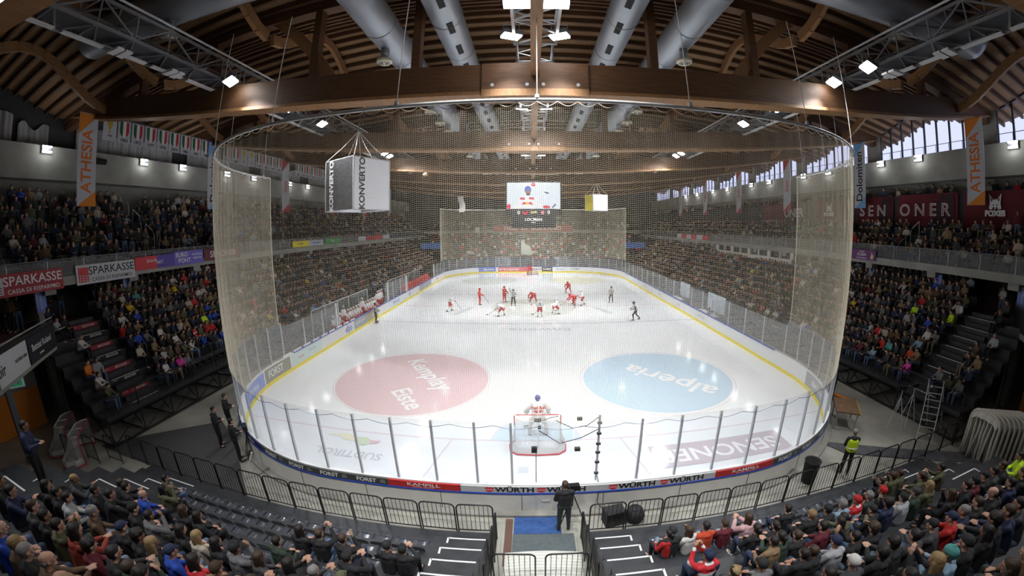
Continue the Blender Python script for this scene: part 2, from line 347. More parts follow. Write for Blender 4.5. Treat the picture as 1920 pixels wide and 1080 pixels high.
flat('centre_circle', IG, [disc(0, 30, 4.5)]); flat('centre_mark', IW, [disc(0, 30, 2.6)]); flat('centre_mark', IG, [rect(-1.9, 1.9, 27.6, 32.2)]); flat('centre_mark', IW, [rect(-1.3, 1.3, 28.3, 28.8), rect(-1.3, 1.3, 29.3, 29.7), rect(-1.3, 1.3, 30.4, 30.9)])
flat('face_off_ring', IGd, ringp(-9.9, 26.8, 1.6, .05)); flat('face_off_ring', IGd, ringp(9.9, 33, 1.6, .05))
flat('goal_crease', ICr, [[(1.8 * math.cos(a), 4 + 1.8 * math.sin(a)) for a in np.linspace(0, PI, 24)]]); flat('crease_line', ILR, [[((1.8 + e) * math.cos(a + q), 4 + (1.8 + e) * math.sin(a + q)) for q, e in ((0, -.03), (PI / 24, -.03), (PI / 24, .03), (0, .03))] for a in np.linspace(0, PI, 24, endpoint=False)])
flat('trapezoid_line', ILR, [[(-3.45, 4), (-3.38, 4), (-4.2, 0), (-4.27, 0)], [(3.45, 4), (3.38, 4), (4.2, 0), (4.27, 0)]])
flat('vent_plate', IGd, [rect(-.68, -.3, 1.85, 2.22)])
flat('sponsor_rectangle', IM, [rect(4.35, 10.25, 1.65, 3.15)])
def icetext(s, cx, cy, size, m, ang=PI, bold=0, sx=1, shear=0):
    _lay[0] += 1; z = .0012 + .0004 * _lay[0]; ca, sa = math.cos(ang), math.sin(ang)
    return lettering(s, size, m, lambda a, b: Vector((cx + ca * (a + shear * b) - sa * b, cy + sa * (a + shear * b) + ca * b, z)), ice, bold, sx, 'ice_lettering')
icetext('SENONER', 7.2, 2.4, 1.15, IW, PI, .02, 1.05); icetext('SUDTIROL', -7.3, 2.3, .62, IGd, PI, .01, 1.0)
icetext('alperia', 7.5, 9.7, 2.0, IW, 2.3, .03, 1.12)
icetext('Kellerplay', -6.2, 10.5, 1.75, IW, PI / 2 + 2.9, .03, .8, .2) if False else None
icetext('Kemplay', -6.3, 11.0, 1.6, IW, -.95, .03, .95); icetext('Eiste', -6.5, 7.5, 1.5, IW, -.9, .03, .9)
flat('mountain_mark', IY, [[(-8.9, 3.45), (-8.2, 3.45), (-7.9, 3.2), (-7.4, 3.25), (-7.2, 3.5), (-8.0, 3.75)]]); flat('mountain_mark', IGr, [[(-7.5, 3.5), (-7.0, 3.6), (-6.6, 3.3), (-6.9, 2.95), (-7.4, 3.1)]]); flat('mountain_mark', IR, [[(-6.8, 3.4), (-6.3, 3.4), (-6.4, 3.2), (-6.7, 3.1)]])
icetext('Enwone', .5, 20.9, 1.3, IGd, PI, .02, 1.25); flat('swoosh_mark', IGd, [[(-8.3, 26), (-7.4, 26), (-6.2, 29.5), (-6.8, 29.5)]]); flat('swoosh_mark', IGd, [[(6.2, 29.3), (6.8, 29.3), (8.0, 26.3), (7.3, 26.3)]])

# ------------------------------------------------------------ boards
boards = empty('rink_boards', (0, 0, 0), 0, 'white boards around the ice with yellow kick strip and blue rail', 'boards')
mb = MB(); ribbon(mb, -HALF, HALF, .01, .13, 0, 1.02, .5); mb.build('board_wall', M['boardwhite'], boards)
mb = MB(); ribbon(mb, -HALF, HALF, -.012, .01, .0, .2, .5); mb.build('kick_strip', M['yellow'], boards)
mb = MB(); ribbon(mb, -HALF, -21.5, -.015, .15, 1.02, 1.07, .5); ribbon(mb, 21.5, HALF, -.015, .15, 1.02, 1.07, .5); mb.build('top_rail', M['blue'], boards)
mb = MB(); ribbon(mb, -21.5, 21.5, -.01, .15, 1.02, 1.07, .5); mb.build('top_rail', M['white'], boards)
mb = MB(); ribbon(mb, -21.5, 21.5, .13, .19, 0, .74, .5); mb.build('outer_wall', M['offwhite'], boards)
mb = MB(); ribbon(mb, -21.5, 21.5, .13, .215, .74, .80, .5); mb.build('outer_rail', M['blue'], boards)
mb = MB()
for s in np.arange(-20, 20.1, 2.44): ribbon(mb, s - .008, s + .008, .185, .196, .02, .73)
mb.build('panel_seam', M['blackmat'], boards)
mb = MB(); ribbon(mb, -21.5, 21.5, .13, .42, -.02, .07, .5); mb.build('kerb', M['concrete'], boards)
def advert(s0, s1, bgm, txts, z0=.80, z1=1.03, inner=False):
    off = -.004 if inner else .135; o1 = .02 if inner else .2
    mb = MB(); ribbon(mb, s0, s1, off, o1, z0, z1, .4); p = mb.build('advert_panel', bgm, boards)
    for (s, u, v, size, m, bold, sx) in txts:      # u: 0..1 along the panel as read, v: 0..1 upward
        def fn(a, b, u=u, v=v):
            if inner: ss = s1 - (s1 - s0) * u - a
            else: ss = s0 + (s1 - s0) * u + a
            q, n = path(ss, (-.010 if inner else .206)); return Vector((q.x, q.y, z0 + (z1 - z0) * v + b))
        lettering(s, size, m, fn, p, bold, sx)
    return p
def emblem_fn(s, z, off=.206): return lambda a, b: Vector((*path(s + a, off)[0][:2], z + b))
def shield(parent, s, z, k=1.0):
    V = [(-.13, .09), (.13, .09), (.13, -.02), (.05, -.09), (-.05, -.09), (-.13, -.02)]; f = emblem_fn(s, z)
    mb = MB(); mb.add([f(a * k, b * k) for a, b in V], [tuple(range(6))]); mb.build('emblem', M['redink'], parent)
    f2 = emblem_fn(s, z, .209); mb = MB(); mb.add([f2(a * k, b * k) for a, b in [(-.12, .015), (.12, .015), (.12, -.005), (-.12, -.005)]], [(0, 1, 2, 3)]); mb.build('emblem_line', M['white'], parent)
advw = mat('advert_grey', (.52, .52, .52), .5)
for c in (-.66 , .86, 2.68, 4.5):
    p = advert(c - .9 if c > -.6 else -2.28, c + .9 if c > .8 or c < 0 else 1.77, advw, []) if False else None
adw = advert(-2.28, 5.55, advw, [])
for c in (-.9, .62, 2.75, 4.35):
    lettering('WÜRTH', .25, M['blackink'], emblem_fn(c + .22, .915), adw, .009, 1.25); shield(adw, c - .52, .915)
for s0, s1 in ((-4.55, -2.3), (5.55, 7.8)): advert(s0, s1, M['red'], [('KAMPILL', .5, .60, .17, M['whiteink'], .002, 1.6), ('FENSTER  FINESTRE', .5, .2, .05, M['whiteink'], 0, 1.6)])
for k in range(4):
    s0 = -4.55 - 1.32 * (k + 1); advert(s0, s0 + 1.32, M['forst'], [('FORST', .44, .5, .2, M['whiteink'], .006, 1.15), ('ALTO', .86, .7, .06, M['whiteink'], 0, 1), ('ADIGE', .86, .4, .06, M['whiteink'], 0, 1)])
for k in range(7):
    s0 = 7.8 + 1.32 * k; advert(s0, s0 + 1.32, M['forst'], [('FORST', .44, .5, .2, M['whiteink'], .006, 1.15), ('ALTO', .86, .7, .06, M['whiteink'], 0, 1), ('ADIGE', .86, .4, .06, M['whiteink'], 0, 1)])
for k, t in enumerate(('Alpsfloor', 'MARKET', 'thermic', 'Kofler')):
    s0 = -9.83 - 2.2 * (k + 1); advert(s0, s0 + 2.2, M['navy'], [(t, .5, .5, .2, M['whiteink'], .003, 1.2)])
# inside faces: left side (negative s) and right side
def inner_ad(sd, y0, y1, m, txts, s_direct=None):
    a, b = (s_of_y(y0), s_of_y(y1)) if s_direct is None else s_direct
    if sd < 0: return advert(-b, -a, m, txts, .22, 1.0, True)
    return advert(a, b, m, txts, .22, 1.0, True)
pblue = mat('advert_blue', (.16, .24, .62), .4); pgreen = mat('advert_pale_green', (.62, .76, .72), .4); polive = mat('advert_olive', (.26, .27, .22), .4); pgrey = mat('advert_slate', (.34, .37, .42), .4); pred = mat('advert_red', (.66, .16, .18), .4); pwhite = M['white']
inner_ad(-1, 0, 0, mat('advert_sky', (.20, .30, .74), .4), [('Markas', .5, .5, .5, M['whiteink'], 0, 1.1)], (15.2, 18.2))
inner_ad(-1, 7.0, 9.7, polive, [('FORST', .42, .5, .62, M['whiteink'], .012, .85)])
inner_ad(-1, 9.8, 13.6, pgreen, [('www', .3, .5, .3, M['redink'], 0, 1), ('Dolce Vita', .65, .6, .22, M['blueink'], 0, 1)])
inner_ad(-1, 13.7, 18.8, pwhite, [('elpo', .82, .5, .75, M['blueink'], .01, .9)])
inner_ad(-1, 18.9, 21.4, pgrey, [('alpenia agrar', .5, .6, .4, M['whiteink'], .003, 1)])
inner_ad(-1, 21.5, 24.0, mat('advert_ochre', (.45, .40, .22), .4), [('SPORT', .5, .5, .4, M['whiteink'], 0, 1)])
inner_ad(-1, 27.4, 31.2, mat('advert_bright', (.80, .90, .98), .4), [('PENTAGO', .5, .5, .45, M['blueink'], 0, 1)])
inner_ad(-1, 32, 36, pwhite, [('alpe', .5, .5, .5, M['blueink'], 0, 1)]); inner_ad(-1, 38, 44, pgrey, [('alperia', .5, .5, .5, M['whiteink'], 0, 1)]); inner_ad(-1, 45, 50, pwhite, [('wohnbau', .5, .5, .4, M['redink'], 0, 1)])
inner_ad(1, 0, 0, pgrey, [('alperia ag', .55, .55, .5, M['whiteink'], .008, .9)], (15.0, 18.0))
inner_ad(1, 20, 22.6, pwhite, [('SPORTLER', .5, .5, .3, pgrey, 0, 1)]); inner_ad(1, 25.2, 28.4, pwhite, [('radius', .5, .5, .35, pgrey, 0, 1)]); inner_ad(1, 31, 35, pwhite, [('TEAM', .5, .5, .35, pgrey, 0, 1)]); inner_ad(1, 36, 42, pwhite, [('SÜDTIROL', .5, .5, .35, IM, 0, 1)])
SF = 49.5 + 2 * 8.5 * PI / 2
def far_ad(x0, x1, m, txts): return advert(SF + (6.5 - x1), SF + (6.5 - x0), m, txts, .22, 1.0, True) if x0 >= 0 else advert(-(SF + (6.5 + x1)), -(SF + (6.5 + x0)), m, txts, .22, 1.0, True)
far_ad(-12.5, -8.6, pblue, [('Marlene', .6, .5, .5, M['whiteink'], .01, 1.0)]) if False else None
inner_ad(-1, 0, 0, pblue, [('Marlene', .6, .5, .55, M['whiteink'], .01, 1.1)], (SF - 3.6, SF - .4))
def adx(x0, x1, m, txts):
    mb = MB(); mb.bb(x0, x1, 59.93, 59.99, .22, 1.0); p = mb.build('advert_panel', m, boards)
    for s, x, size, tm in txts: lettering(s, size, tm, plane_fn((x, 59.92, .6), (1, 0, 0), (0, 0, 1)), p, .01, 1.2)
adx(-6.4, -.9, pred, [('20 TECNOMAG', -4.4, .45, M['whiteink'])]); adx(-.85, 1.6, pwhite, [('WÜRTH', .6, .5, M['blackink'])]); adx(1.65, 3.6, M['forst'], [('FORST', 2.6, .45, M['whiteink'])]); adx(3.65, 6.4, pwhite, [('TECNOLUX', 5, .25, M['blueink'])])
inner_ad(1, 0, 0, pwhite, [('LOCMAN', .25, .5, .35, M['blackink'], .01, 1.1)], (SF - 5, SF - .2))
# small signs standing on top of the boards at the left side
for k in range(9):
    y = 9.5 + k * 1.15; s = -s_of_y(y); mb = MB(); ribbon(mb, s - .42, s + .42, .02, .05, 1.08, 1.2); mb.build('rail_sign', M['white'], boards)

# ------------------------------------------------------------ glass round the rink
def pane(s0, s1, z1, m, label, group, post=True, both=False):
    g = empty('safety_screen', (0, 0, 0), 0, label, 'glass screen', group); mb = MB(); ribbon(mb, s0 + .02, s1 - .02, .065, .077, 1.07, z1, .5); mb.build('glass_pane', m, g)
    if post:
        for s in ((s0, s1) if both else (s0,)):
            q, n = path(s, .07); mb = MB(); mb.box((q.x, q.y, (1.07 + z1) / 2), (.065, .075, z1 - 1.07), math.atan2(n.y, n.x) + PI / 2); mb.build('stanchion', M['alu'], g)
nearS = [-20.6, -19.3, -18.0, -16.7, -15.4, -14.1, -12.85, -11.6, -10.4, -9.15, -7.9, -6.65, -5.42, -4.21, -2.99, -1.76, -.745, 1.0, 2.94, 4.15, 5.42, 6.65, 7.9, 9.15, 10.4, 11.6, 12.85, 14.1, 15.4, 16.7, 18.0, 19.3, 20.6]
for i in range(len(nearS) - 1):
    c = (nearS[i] + nearS[i + 1]) / 2; sd = 'left' if c < 0 else 'right'; k = (16 - i) if c < 0 else i - 15
    lab = 'clear rink glass pane directly behind the near goal' if i == 16 else 'clear rink glass pane at the near end, %s %s of the near goal' % (ordn(max(1, k)), sd)
    pane(nearS[i], nearS[i + 1], 3.2, M['glass_end'] if abs(c) < 12 else M['glass'], lab, 'near end glass', nearS[i] != 1.0)
for sd in (-1, 1):
    ys = [9.25 + 2.42 * k for k in range(0, 18)]
    for k in range(len(ys) - 1):
        y0, y1 = ys[k], ys[k + 1]
        if sd < 0 and (16.2 < (y0 + y1) / 2 < 27 or 32.5 < (y0 + y1) / 2 < 46): continue
        a, b = s_of_y(y0), s_of_y(y1)
        pane(*((a, b) if sd > 0 else (-b, -a)), 2.9, M['glass'], 'side rink glass pane above the %s boards, %s from the near corner' % ('right' if sd > 0 else 'left', ordn(k + 1)), 'side glass')
    for k in range(8):
        a = s_of_y(50.4) + k * 2.1
        pane(*((a, a + 2.1) if sd > 0 else (-a - 2.1, -a)), 2.9, M['glass'], 'far corner rink glass pane, %s along the curve on the %s' % (ordn(k + 1), 'right' if sd > 0 else 'left'), 'far corner glass')
for k in range(6):
    x0 = -6.9 + k * 2.3; mb = MB(); mb.bb(x0 + .02, x0 + 2.28, 60.06, 60.07, 1.07, 2.9); g = empty('safety_screen', (0, 0, 0), 0, 'far end rink glass pane, %s from the left' % ordn(k + 1), 'glass screen', 'far end glass'); mb.build('glass_pane', M['glass'], g)
    mb = MB(); mb.bb(x0 - .03, x0 + .03, 60.03, 60.1, 1.07, 2.9); mb.build('stanchion', M['alu'], g)

# ------------------------------------------------------------ protective nets
def net(sgn, label, dx, dz, r, ztop, zbot, smax):
    mb = MB(); wob = lambda s, z: .016 * math.sin(2 * PI * s / .5) * ((z - zbot) / (ztop - zbot)) ** 2 + .04 * math.sin(s * 1.3 + .7)
    def P(s, z, o=0):
        q, n = path(s, .13 + wob(s, z) + o); y = q.y if sgn > 0 else 60 - q.y; return (q.x, y, z)
    sag = lambda s: .13 * (1 - abs(math.sin(PI * s / .5)) ** .6) if False else .12 * (abs(math.sin(PI * s / .5)))
    ns = int(2 * smax / dx)
    V = []; F = []
    for i in range(ns + 1):                       # upright threads
        s = -smax + i * dx; zt = ztop - sag(s); n = len(V); q, nn = path(s, 0); t = Vector((-nn.y, nn.x, 0)); zs = [zbot, (zbot + ztop) / 2, zt]
        for z in zs:
            p = Vector(P(s, z))
            for k in range(3): a = 2 * PI * k / 3; V.append(tuple(p + (t * math.cos(a) + nn * math.sin(a) * (1 if sgn > 0 else -1)) * r))
        for j in range(2):
            for k in range(3): F.append((n + 3 * j + k, n + 3 * j + (k + 1) % 3, n + 3 * j + 3 + (k + 1) % 3, n + 3 * j + 3 + k))
    nz = int((ztop - .14 - zbot) / dz); st = max(.1, dx); m_ = int(2 * smax / st)
    for j in range(nz + 1):                      # cross threads
        z0 = zbot + j * dz; k0 = len(V); fall = ((z0 - zbot) / (ztop - zbot)) ** 3
        for i in range(m_ + 1):
            s = -smax + i * st; p = P(s, z0 - sag(s) * fall * .8 - .02 * math.sin(s * 9 + j * .2))
            q, nn = path(s, 0)
            for k in range(3): a = 2 * PI * k / 3; V.append((p[0] + nn.x * r * math.cos(a), p[1] + (nn.y if sgn > 0 else -nn.y) * r * math.cos(a), p[2] + r * math.sin(a)))
        for i in range(m_):
            for k in range(3): F.append((k0 + 3 * i + k, k0 + 3 * i + (k + 1) % 3, k0 + 3 * i + 3 + (k + 1) % 3, k0 + 3 * i + 3 + k))
    me = bpy.data.meshes.new('protective_net'); me.from_pydata(V, [], F); me.materials.append(M['netrope'])
    o = nobj('protective_net', me); tag(o, label, 'net')
    mb = MB(); mb.tube([P(-smax + i * .05, ztop - sag(-smax + i * .05)) for i in range(int(2 * smax / .05) + 1)], .012, 4); mb.build('edge_rope', M['netrope'], o)
    mb = MB(); mb.tube([P(-smax + i * .1, zbot - .10 * abs(math.sin(PI * (-smax + i * .1) / 1.22))) for i in range(int(2 * smax / .1) + 1)], .010, 4); mb.build('bottom_cord', M['steeldark'], o)
    for s in (-smax, smax): mb = MB(); mb.tube([P(s, zbot), P(s, ztop)], .02, 5); mb.build('edge_rope', M['netrope'], o)
    return o, P
NT = 11.62
net1, NP = net(1, 'large white protective net curving around the near end of the rink', .05, .05, .0027, NT - .05, 3.12, 20.5)
net2, NP2 = net(-1, 'pale protective net behind the far goal', 0.10, .10, .0052, 11.6, 3.0, 20.5)
for sg, nm in ((1, 'near'), (-1, 'far')):
    mb = MB(); pts = []
    for i in range(121):
        q, n = path(-20.5 + i * 41 / 120, .12); pts.append((q.x, q.y if sg > 0 else 60 - q.y, NT))
    mb.tube(pts, .055, 8); ring = mb.build('net_rail', M['white'], smooth=True, label='curved aluminium rail carrying the %s protective net' % nm, cat='rail')
for s, lab in ((-19.9, 'far left'), (-16.3, 'left'), (-13.2, 'inner left'), (-7.6, 'left of centre'), (-3.6, 'centre left'), (4.0, 'centre right'), (8.0, 'right of centre'), (13.4, 'inner right'), (16.2, 'right'), (17.8, 'outer right'), (19.9, 'far right'), (0.0, 'middle')):
    q, n = path(s, .12); mb = MB(); mb.tube([(q.x, q.y, NT + .03), (q.x, q.y + .4, 15.3 if abs(q.x) < 12 else 17.0)], .014, 5); c = mb.build('hanging_cable', M['rope'], label='thin white cable holding up the near net rail, ' + lab, cat='cable', group='net cables')
    mb = MB(); mb.lathe([(0, .12), (.05, .1), (.07, 0), (.05, -.06)], (q.x, q.y, NT + .05), 8); mb.build('shackle', M['alu'], c)
# ------------------------------------------------------------ roof: wavy timber vaults between lens-shaped trusses
Y0, BAY = 4.7, 10.35
def roofz(x, y): t = ((y - Y0) / BAY) % 1.0; return 19.3 - 2.3 * (x / 29) ** 2 + 1.35 * math.sin(PI * t) ** 2
def chord_b(x): return 13.4 + .0037 * x * x
XS = np.linspace(-31.5, 31.5, 22)
mb = MB()
for k in range(-2, 7):
    ya = Y0 + BAY * k
    mb.grid(lambda u, v: (-31.5 + 63 * u, ya + BAY * v, roofz(-31.5 + 63 * u, ya + BAY * min(v, .9999))), 18, 14)
ceil = mb.build('ceiling', M['deckwood'], kind='structure', smooth=True)
jn = 0
for k in range(-1, 6):
    for j in range(15):
        y = Y0 + BAY * k + (j + .5) * BAY / 15; jn += 1
        mb = MB()
        for a, b in zip(XS[:-1], XS[1:]): mb.bar((a, y, roofz(a, y) - .16), (b, y, roofz(b, y) - .16), .26, .13, up=(0, 1, 0))
        mb.build('joist', M['joist'], ceil)
# trusses
def truss(k):
    y = Y0 + BAY * k; t = empty('roof_truss', (0, 0, 0), 0, 'brown glulam roof truss with bowed lower chord, %s from the camera' % ordn(k + 1), 'roof truss', 'roof trusses')
    for dy in (-.17, .17):
        mb = MB(); xs = np.linspace(-30.5, 30.5, 31)
        top = [(x, chord_b(x) + 1.28) for x in xs]; bot = [(x, chord_b(x) + (.16 if abs(x) < 3 else .12)) for x in xs[::-1]]
        for a, b in zip(xs[:-1], xs[1:]):
            za, zb = chord_b(a), chord_b(b)
            mb.add([(a, y + dy - .15, za + .14), (a, y + dy + .15, za + .14), (a, y + dy + .15, za + 1.28), (a, y + dy - .15, za + 1.28), (b, y + dy - .15, zb + .14), (b, y + dy + .15, zb + .14), (b, y + dy + .15, zb + 1.28), (b, y + dy - .15, zb + 1.28)], [(0, 4, 5, 1), (1, 5, 6, 2), (2, 6, 7, 3), (3, 7, 4, 0)])
        mb.build('lower_chord', M['wood_chord'], t)
    mb = MB(); xs = np.linspace(-30.5, 30.5, 31)
    for a, b in zip(xs[:-1], xs[1:]): mb.bar((a, y, chord_b(a) + .07), (b, y, chord_b(b) + .07), .14, .80, up=(0, 1, 0))
    mb.build('chord_flange', M['wood_light'], t)
    mb = MB(); mb.bb(-2.0, 2.0, y - .42, y + .42, 13.4 + .02, 13.4 + 1.30); mb.build('splice_box', M['wood_chord'], t)
    mb = MB(); mb.bb(-2.0, 2.0, y - .46, y + .46, 13.34, 13.62); mb.build('splice_plate', M['wood_light'], t)
    for x in (-1.6, 1.6, -.3, .3):
        mb = MB(); mb.tube([(x, y - .44, 13.8), (x, y - .40, 13.8)], .07, 8); mb.build('bolt', M['alu'], t)
    mb = MB()
    for a, b in zip(xs[:-1], xs[1:]): mb.bar((a, y, roofz(a, y) - .55), (b, y, roofz(b, y) - .55), .5, .5, up=(0, 1, 0))
    mb.build('upper_chord', M['wood_chord'], t)
    for x in (-4.7, 4.7, -9.4, 9.4, -15.5, 15.5, -21.5, 21.5):
        mb = MB(); mb.bb(x - .17, x + .17, y - .22, y + .22, chord_b(x) + 1.2, roofz(x, y) - .4); mb.build('post', M['wood_chord'], t)
    for sx in (-1, 1):
        for (xa, xb) in ((13.6, 8.4), (20.5, 14.5)):
            mb = MB(); n = 9; za = roofz(xa, y) + .2; zb = chord_b(xb) + 1.1
            pts = [(sx * (xa + (xb - xa) * u), y, za + (zb - za) * u ** 1.7) for u in np.linspace(0, 1, n)]
            for a, b in zip(pts[:-1], pts[1:]): mb.bar(a, b, .5, .22, up=(0, 1, 0))
            mb.build('curved_brace', M['wood_light'], t)
    return t
for k in range(-1, 6): truss(k)
# curved ribs along the vaults
rn = 0
for x in (-25, -20, -12.2, 12.2, 20, 25):
    for k in range(-1, 6):
        mb = MB(); ys = [Y0 + BAY * (k + u) for u in np.linspace(0.02, .98, 15)]; pts = [(x, y, roofz(x, y) - .45 - .9 * (1 - math.sin(PI * ((y - Y0) / BAY % 1)) ** 2)) for y in ys]
        for a, b in zip(pts[:-1], pts[1:]): mb.bar(a, b, .24, .5)
        mb.build('curved_rib', M['wood_light'], ceil)
# central longitudinal beam
for k in range(-1, 5):
    mb = MB(); mb.bb(-.17, .17, Y0 + BAY * k + .45, Y0 + BAY * (k + 1) - .45, 14.15, 14.75)
    mb.build('hanging_beam', M['wood_light'], label='light glulam beam along the middle under the lighting bridge, %s bay' % ordn(k + 2), cat='beam', group='middle beams')
# ------------------------------------------------------------ steel bridges
def lattice(mb, a, b, wv, hv, n, r=.05, rd=.028):
    a, b, wv, hv = Vector(a), Vector(b), Vector(wv), Vector(hv); C4 = [Vector(), wv, wv + hv, hv]
    for c in C4: mb.bar(a + c, b + c, r * 2)
    for i in range(n + 1):
        p = a + (b - a) * i / n
        for j in range(4): mb.bar(p + C4[j], p + C4[(j + 1) % 4], rd * 1.6)
        if i < n:
            q = a + (b - a) * (i + 1) / n; m_ = a + (b - a) * (i + .5) / n
            for j in range(4):
                c0, c1 = C4[j], C4[(j + 1) % 4]
                if j in (0, 2): mb.bar(p + c0, m_ + c1, rd * 2); mb.bar(m_ + c1, q + c0, rd * 2)
                else: mb.bar(p + (c0 if i % 2 else c1), q + (c1 if i % 2 else c0), rd * 2)
for sx, nm in ((-1, 'left'), (1, 'right')):
    t = empty('steel_catwalk', (0, 0, 0), 0, 'grey steel lattice catwalk under the roof along the %s side' % nm, 'catwalk')
    mb = MB(); lattice(mb, (sx * 13.75, -7, 15.42), (sx * 13.75, 62, 15.42), (sx * 1.5, 0, 0), (0, 0, .95), 46, .05, .03); mb.build('lattice_frame', M['steel'], t)
    mb = MB(); mb.bb(sx * 14.0, sx * 15.1, -7, 62, 15.5, 15.53); mb.build('grating', M['steeldark'], t)
    mb = MB(); mb.tube([(sx * 13.75, -7, 16.6), (sx * 13.75, 62, 16.6)], .05, 8); mb.build('cable_pipe', M['alu'], t)
    for y in np.arange(-5, 60, 1.9):
        mb = MB(); mb.bb(sx * 14.9, sx * 15.15, y, y + 1.6, 15.30, 15.36); mb.build('strip_light', M['white'], t)
    for y in (-1.5, 1.0):
        mb = MB(); mb.bb(sx * 14.3 - .35, sx * 14.3 + .35, y, y + .28, 15.0, 15.08); mb.bb(sx * 14.3 - .35, sx * 14.3 + .35, y + .36, y + .64, 15.0, 15.08); mb.build('unlit_lamp', M['white'], t)
    for y in (2.1, 9.4):
        mb = MB(); mb.bar((sx * 13.75, y, 15.4), (sx * 13.2, y, 15.3), .05); mb.build('bracket_arm', M['steel'], t)
t = empty('lighting_bridge', (0, 0, 0), 0, 'grey steel lattice lighting bridge along the middle of the roof', 'lighting bridge')
for k in range(-1, 5):
    mb = MB(); lattice(mb, (-.75, Y0 + BAY * k + .8, 15.3), (-.75, Y0 + BAY * (k + 1) - .8, 15.3), (1.5, 0, 0), (0, 0, .9), 5, .05, .03); mb.build('lattice_frame', M['steel'], t)
mb = MB()
for k in range(0, 4): mb.bb(-.75, .75, Y0 + BAY * k + 4, Y0 + BAY * k + 4.25, 15.05, 15.12)
mb.build('tube_lamp', M['lampglow'], t)
for k in (0,):
    for x0, x1 in ((-1.0, -.03), (.03, 1.0)):
        mb = MB(); mb.bb(x0 * .92, x1 * .92, .25, .6, 14.75, 14.82); mb.build('tube_lamp', M['lampglow'], t)
# ------------------------------------------------------------ ducts
def duct(x, y0, y1, z, r, label, vents=True):
    t = empty('air_duct', (x, y0, z), 0, label, 'air duct', 'roof air ducts'); mb = MB(); mb.tube([(0, q, 0) for q in np.linspace(0, y1 - y0, 12)], r, 24); mb.build('duct_tube', M['duct'], t, True)
    for q in np.arange(1.5, y1 - y0, 3.1):
        mb = MB(); mb.tube([(r * 1.012 * math.cos(a), q, r * 1.012 * math.sin(a)) for a in np.linspace(0, 2 * PI, 24, endpoint=False)], .025, 4, True); mb.build('duct_band', M['steel'], t)
    if vents:
        for q in np.arange(.8, y1 - y0, 2.0):
            mb = MB(); mb.box((0, q, -r - .005), (.26, .85, .03)); v = mb.build('vent_grille', M['blackmat'], t)
            v.rotation_euler = (0, .35 if x > 0 else -.35, 0)
    return t
for sx, nm in ((-1, 'left'), (1, 'right')):
    duct(sx * 3.62, -6, 60, 17.3, .68, 'inner galvanised round air duct under the roof, %s of centre' % nm)
    d = duct(sx * 6.55, -6, 60, 17.3, .74, 'outer galvanised round air duct with disc outlets, %s of centre' % nm, False)
    for q in np.arange(1.0, 60, 2.65):
        if 1.0 < q < 60:
            y = q + 8.3
            mb = MB(); mb.tube([(-sx * .0 + sx * .1, y, -.5), (sx * .1, y, -1.25)], .2, 12); st = mb.build('outlet_stub', M['duct'], d, True)
            mb = MB(); mb.lathe([(0, -1.42), (.30, -1.42), (.36, -1.36), (.36, -1.26), (.2, -1.22)], (sx * .1, y, 0), 20); ds = mb.build('disc_outlet', M['netrope'], d, True)
            mb = MB()
            for a in range(12): A = a * PI / 6; mb.bar((sx * .1 + .08 * math.cos(A), y + .08 * math.sin(A), -1.43), (sx * .1 + .3 * math.cos(A), y + .3 * math.sin(A), -1.43), .02)
            mb.build('outlet_slots', M['steeldark'], d)
    # large cross duct bringing air from the side
    t = empty('cross_duct', (0, 0, 0), 0, 'thick ribbed cross duct under the roof on the %s with one disc outlet' % nm, 'air duct')
    mb = MB(); mb.tube([(sx * x, 1.2 - (x - 9) * .02, 18.15) for x in np.linspace(8.5, 21, 40)], [.85 + .012 * (i % 2) for i in range(40)], 24); mb.build('duct_tube', M['duct'], t, True)
    mb = MB(); mb.tube([(sx * 14.6, 1.0, 17.5), (sx * 14.6, 1.0, 16.75)], .2, 12); mb.build('outlet_stub', M['duct'], t, True)
    mb = MB(); mb.lathe([(0, 0), (.32, 0), (.40, .06), (.40, .18), (.2, .2)], (sx * 14.6, 1.0, 16.55), 20); mb.build('disc_outlet', M['netrope'], t, True)
# ------------------------------------------------------------ walls
XL, XR = -30.5, 29.3
mb = MB(); mb.bb(XL - .3, XL, -18, 78, -.1, 14.6); mb.build('wall_left', M['wallconc'], kind='structure')
mb = MB(); mb.bb(XR, XR + .3, -18, 78, -.1, 14.6); mb.build('wall_right', M['wallconc'], kind='structure')
mb = MB(); mb.bb(XL, XR, 77, 77.3, -.1, 20.8); mb.build('wall_far', mat('far_wall', (.10, .09, .085), .9), kind='structure')
mb = MB(); mb.bb(XL, XR, -18.3, -18, -.1, 20.8); mb.build('wall_near', M['wallconc'], kind='structure')
mb = MB(); mb.bb(XL, XL + 1.2, -18, 77, 12.55, 14.6); mb.build('trim_1', M['wallconc'], kind='structure')
mb = MB(); mb.bb(XR - 1.0, XR, -18, 77, 12.55, 14.6); mb.build('trim_2', M['wallconc'], kind='structure')
curt = mat('grey_drape', (.33, .33, .34), .85, noise=.12, nscale=2); darkw = mat('dark_panel', (.05, .05, .055), .85)
mb = MB(); mb.bb(XL - .25, XL - .1, -18, 78, 14.6, 18); mb.build('trim_3', darkw, kind='structure')
for i, (a, b, z1) in enumerate(((-6, .9, 16.3), (1.2, 3.2, 15.9), (5.2, 13.8, 16.2), (15.5, 24, 16.2), (26, 34, 16.2), (36, 45, 16.2))):
    mb = MB(); n = int((b - a) / .09)
    mb.grid(lambda u, v: (XL + .15 + .06 * math.sin(u * (b - a) * 7) + .05 * math.sin(u * (b - a) * 17), a + (b - a) * u, 14.6 + (z1 - 14.6 + .25 * math.sin(u * 9)) * v), n, 3)
    mb.build('wall_drape', curt, smooth=True, label='grey hanging drape covering the upper left wall, %s from the camera' % ordn(i + 1), cat='drape', group='wall drapes')
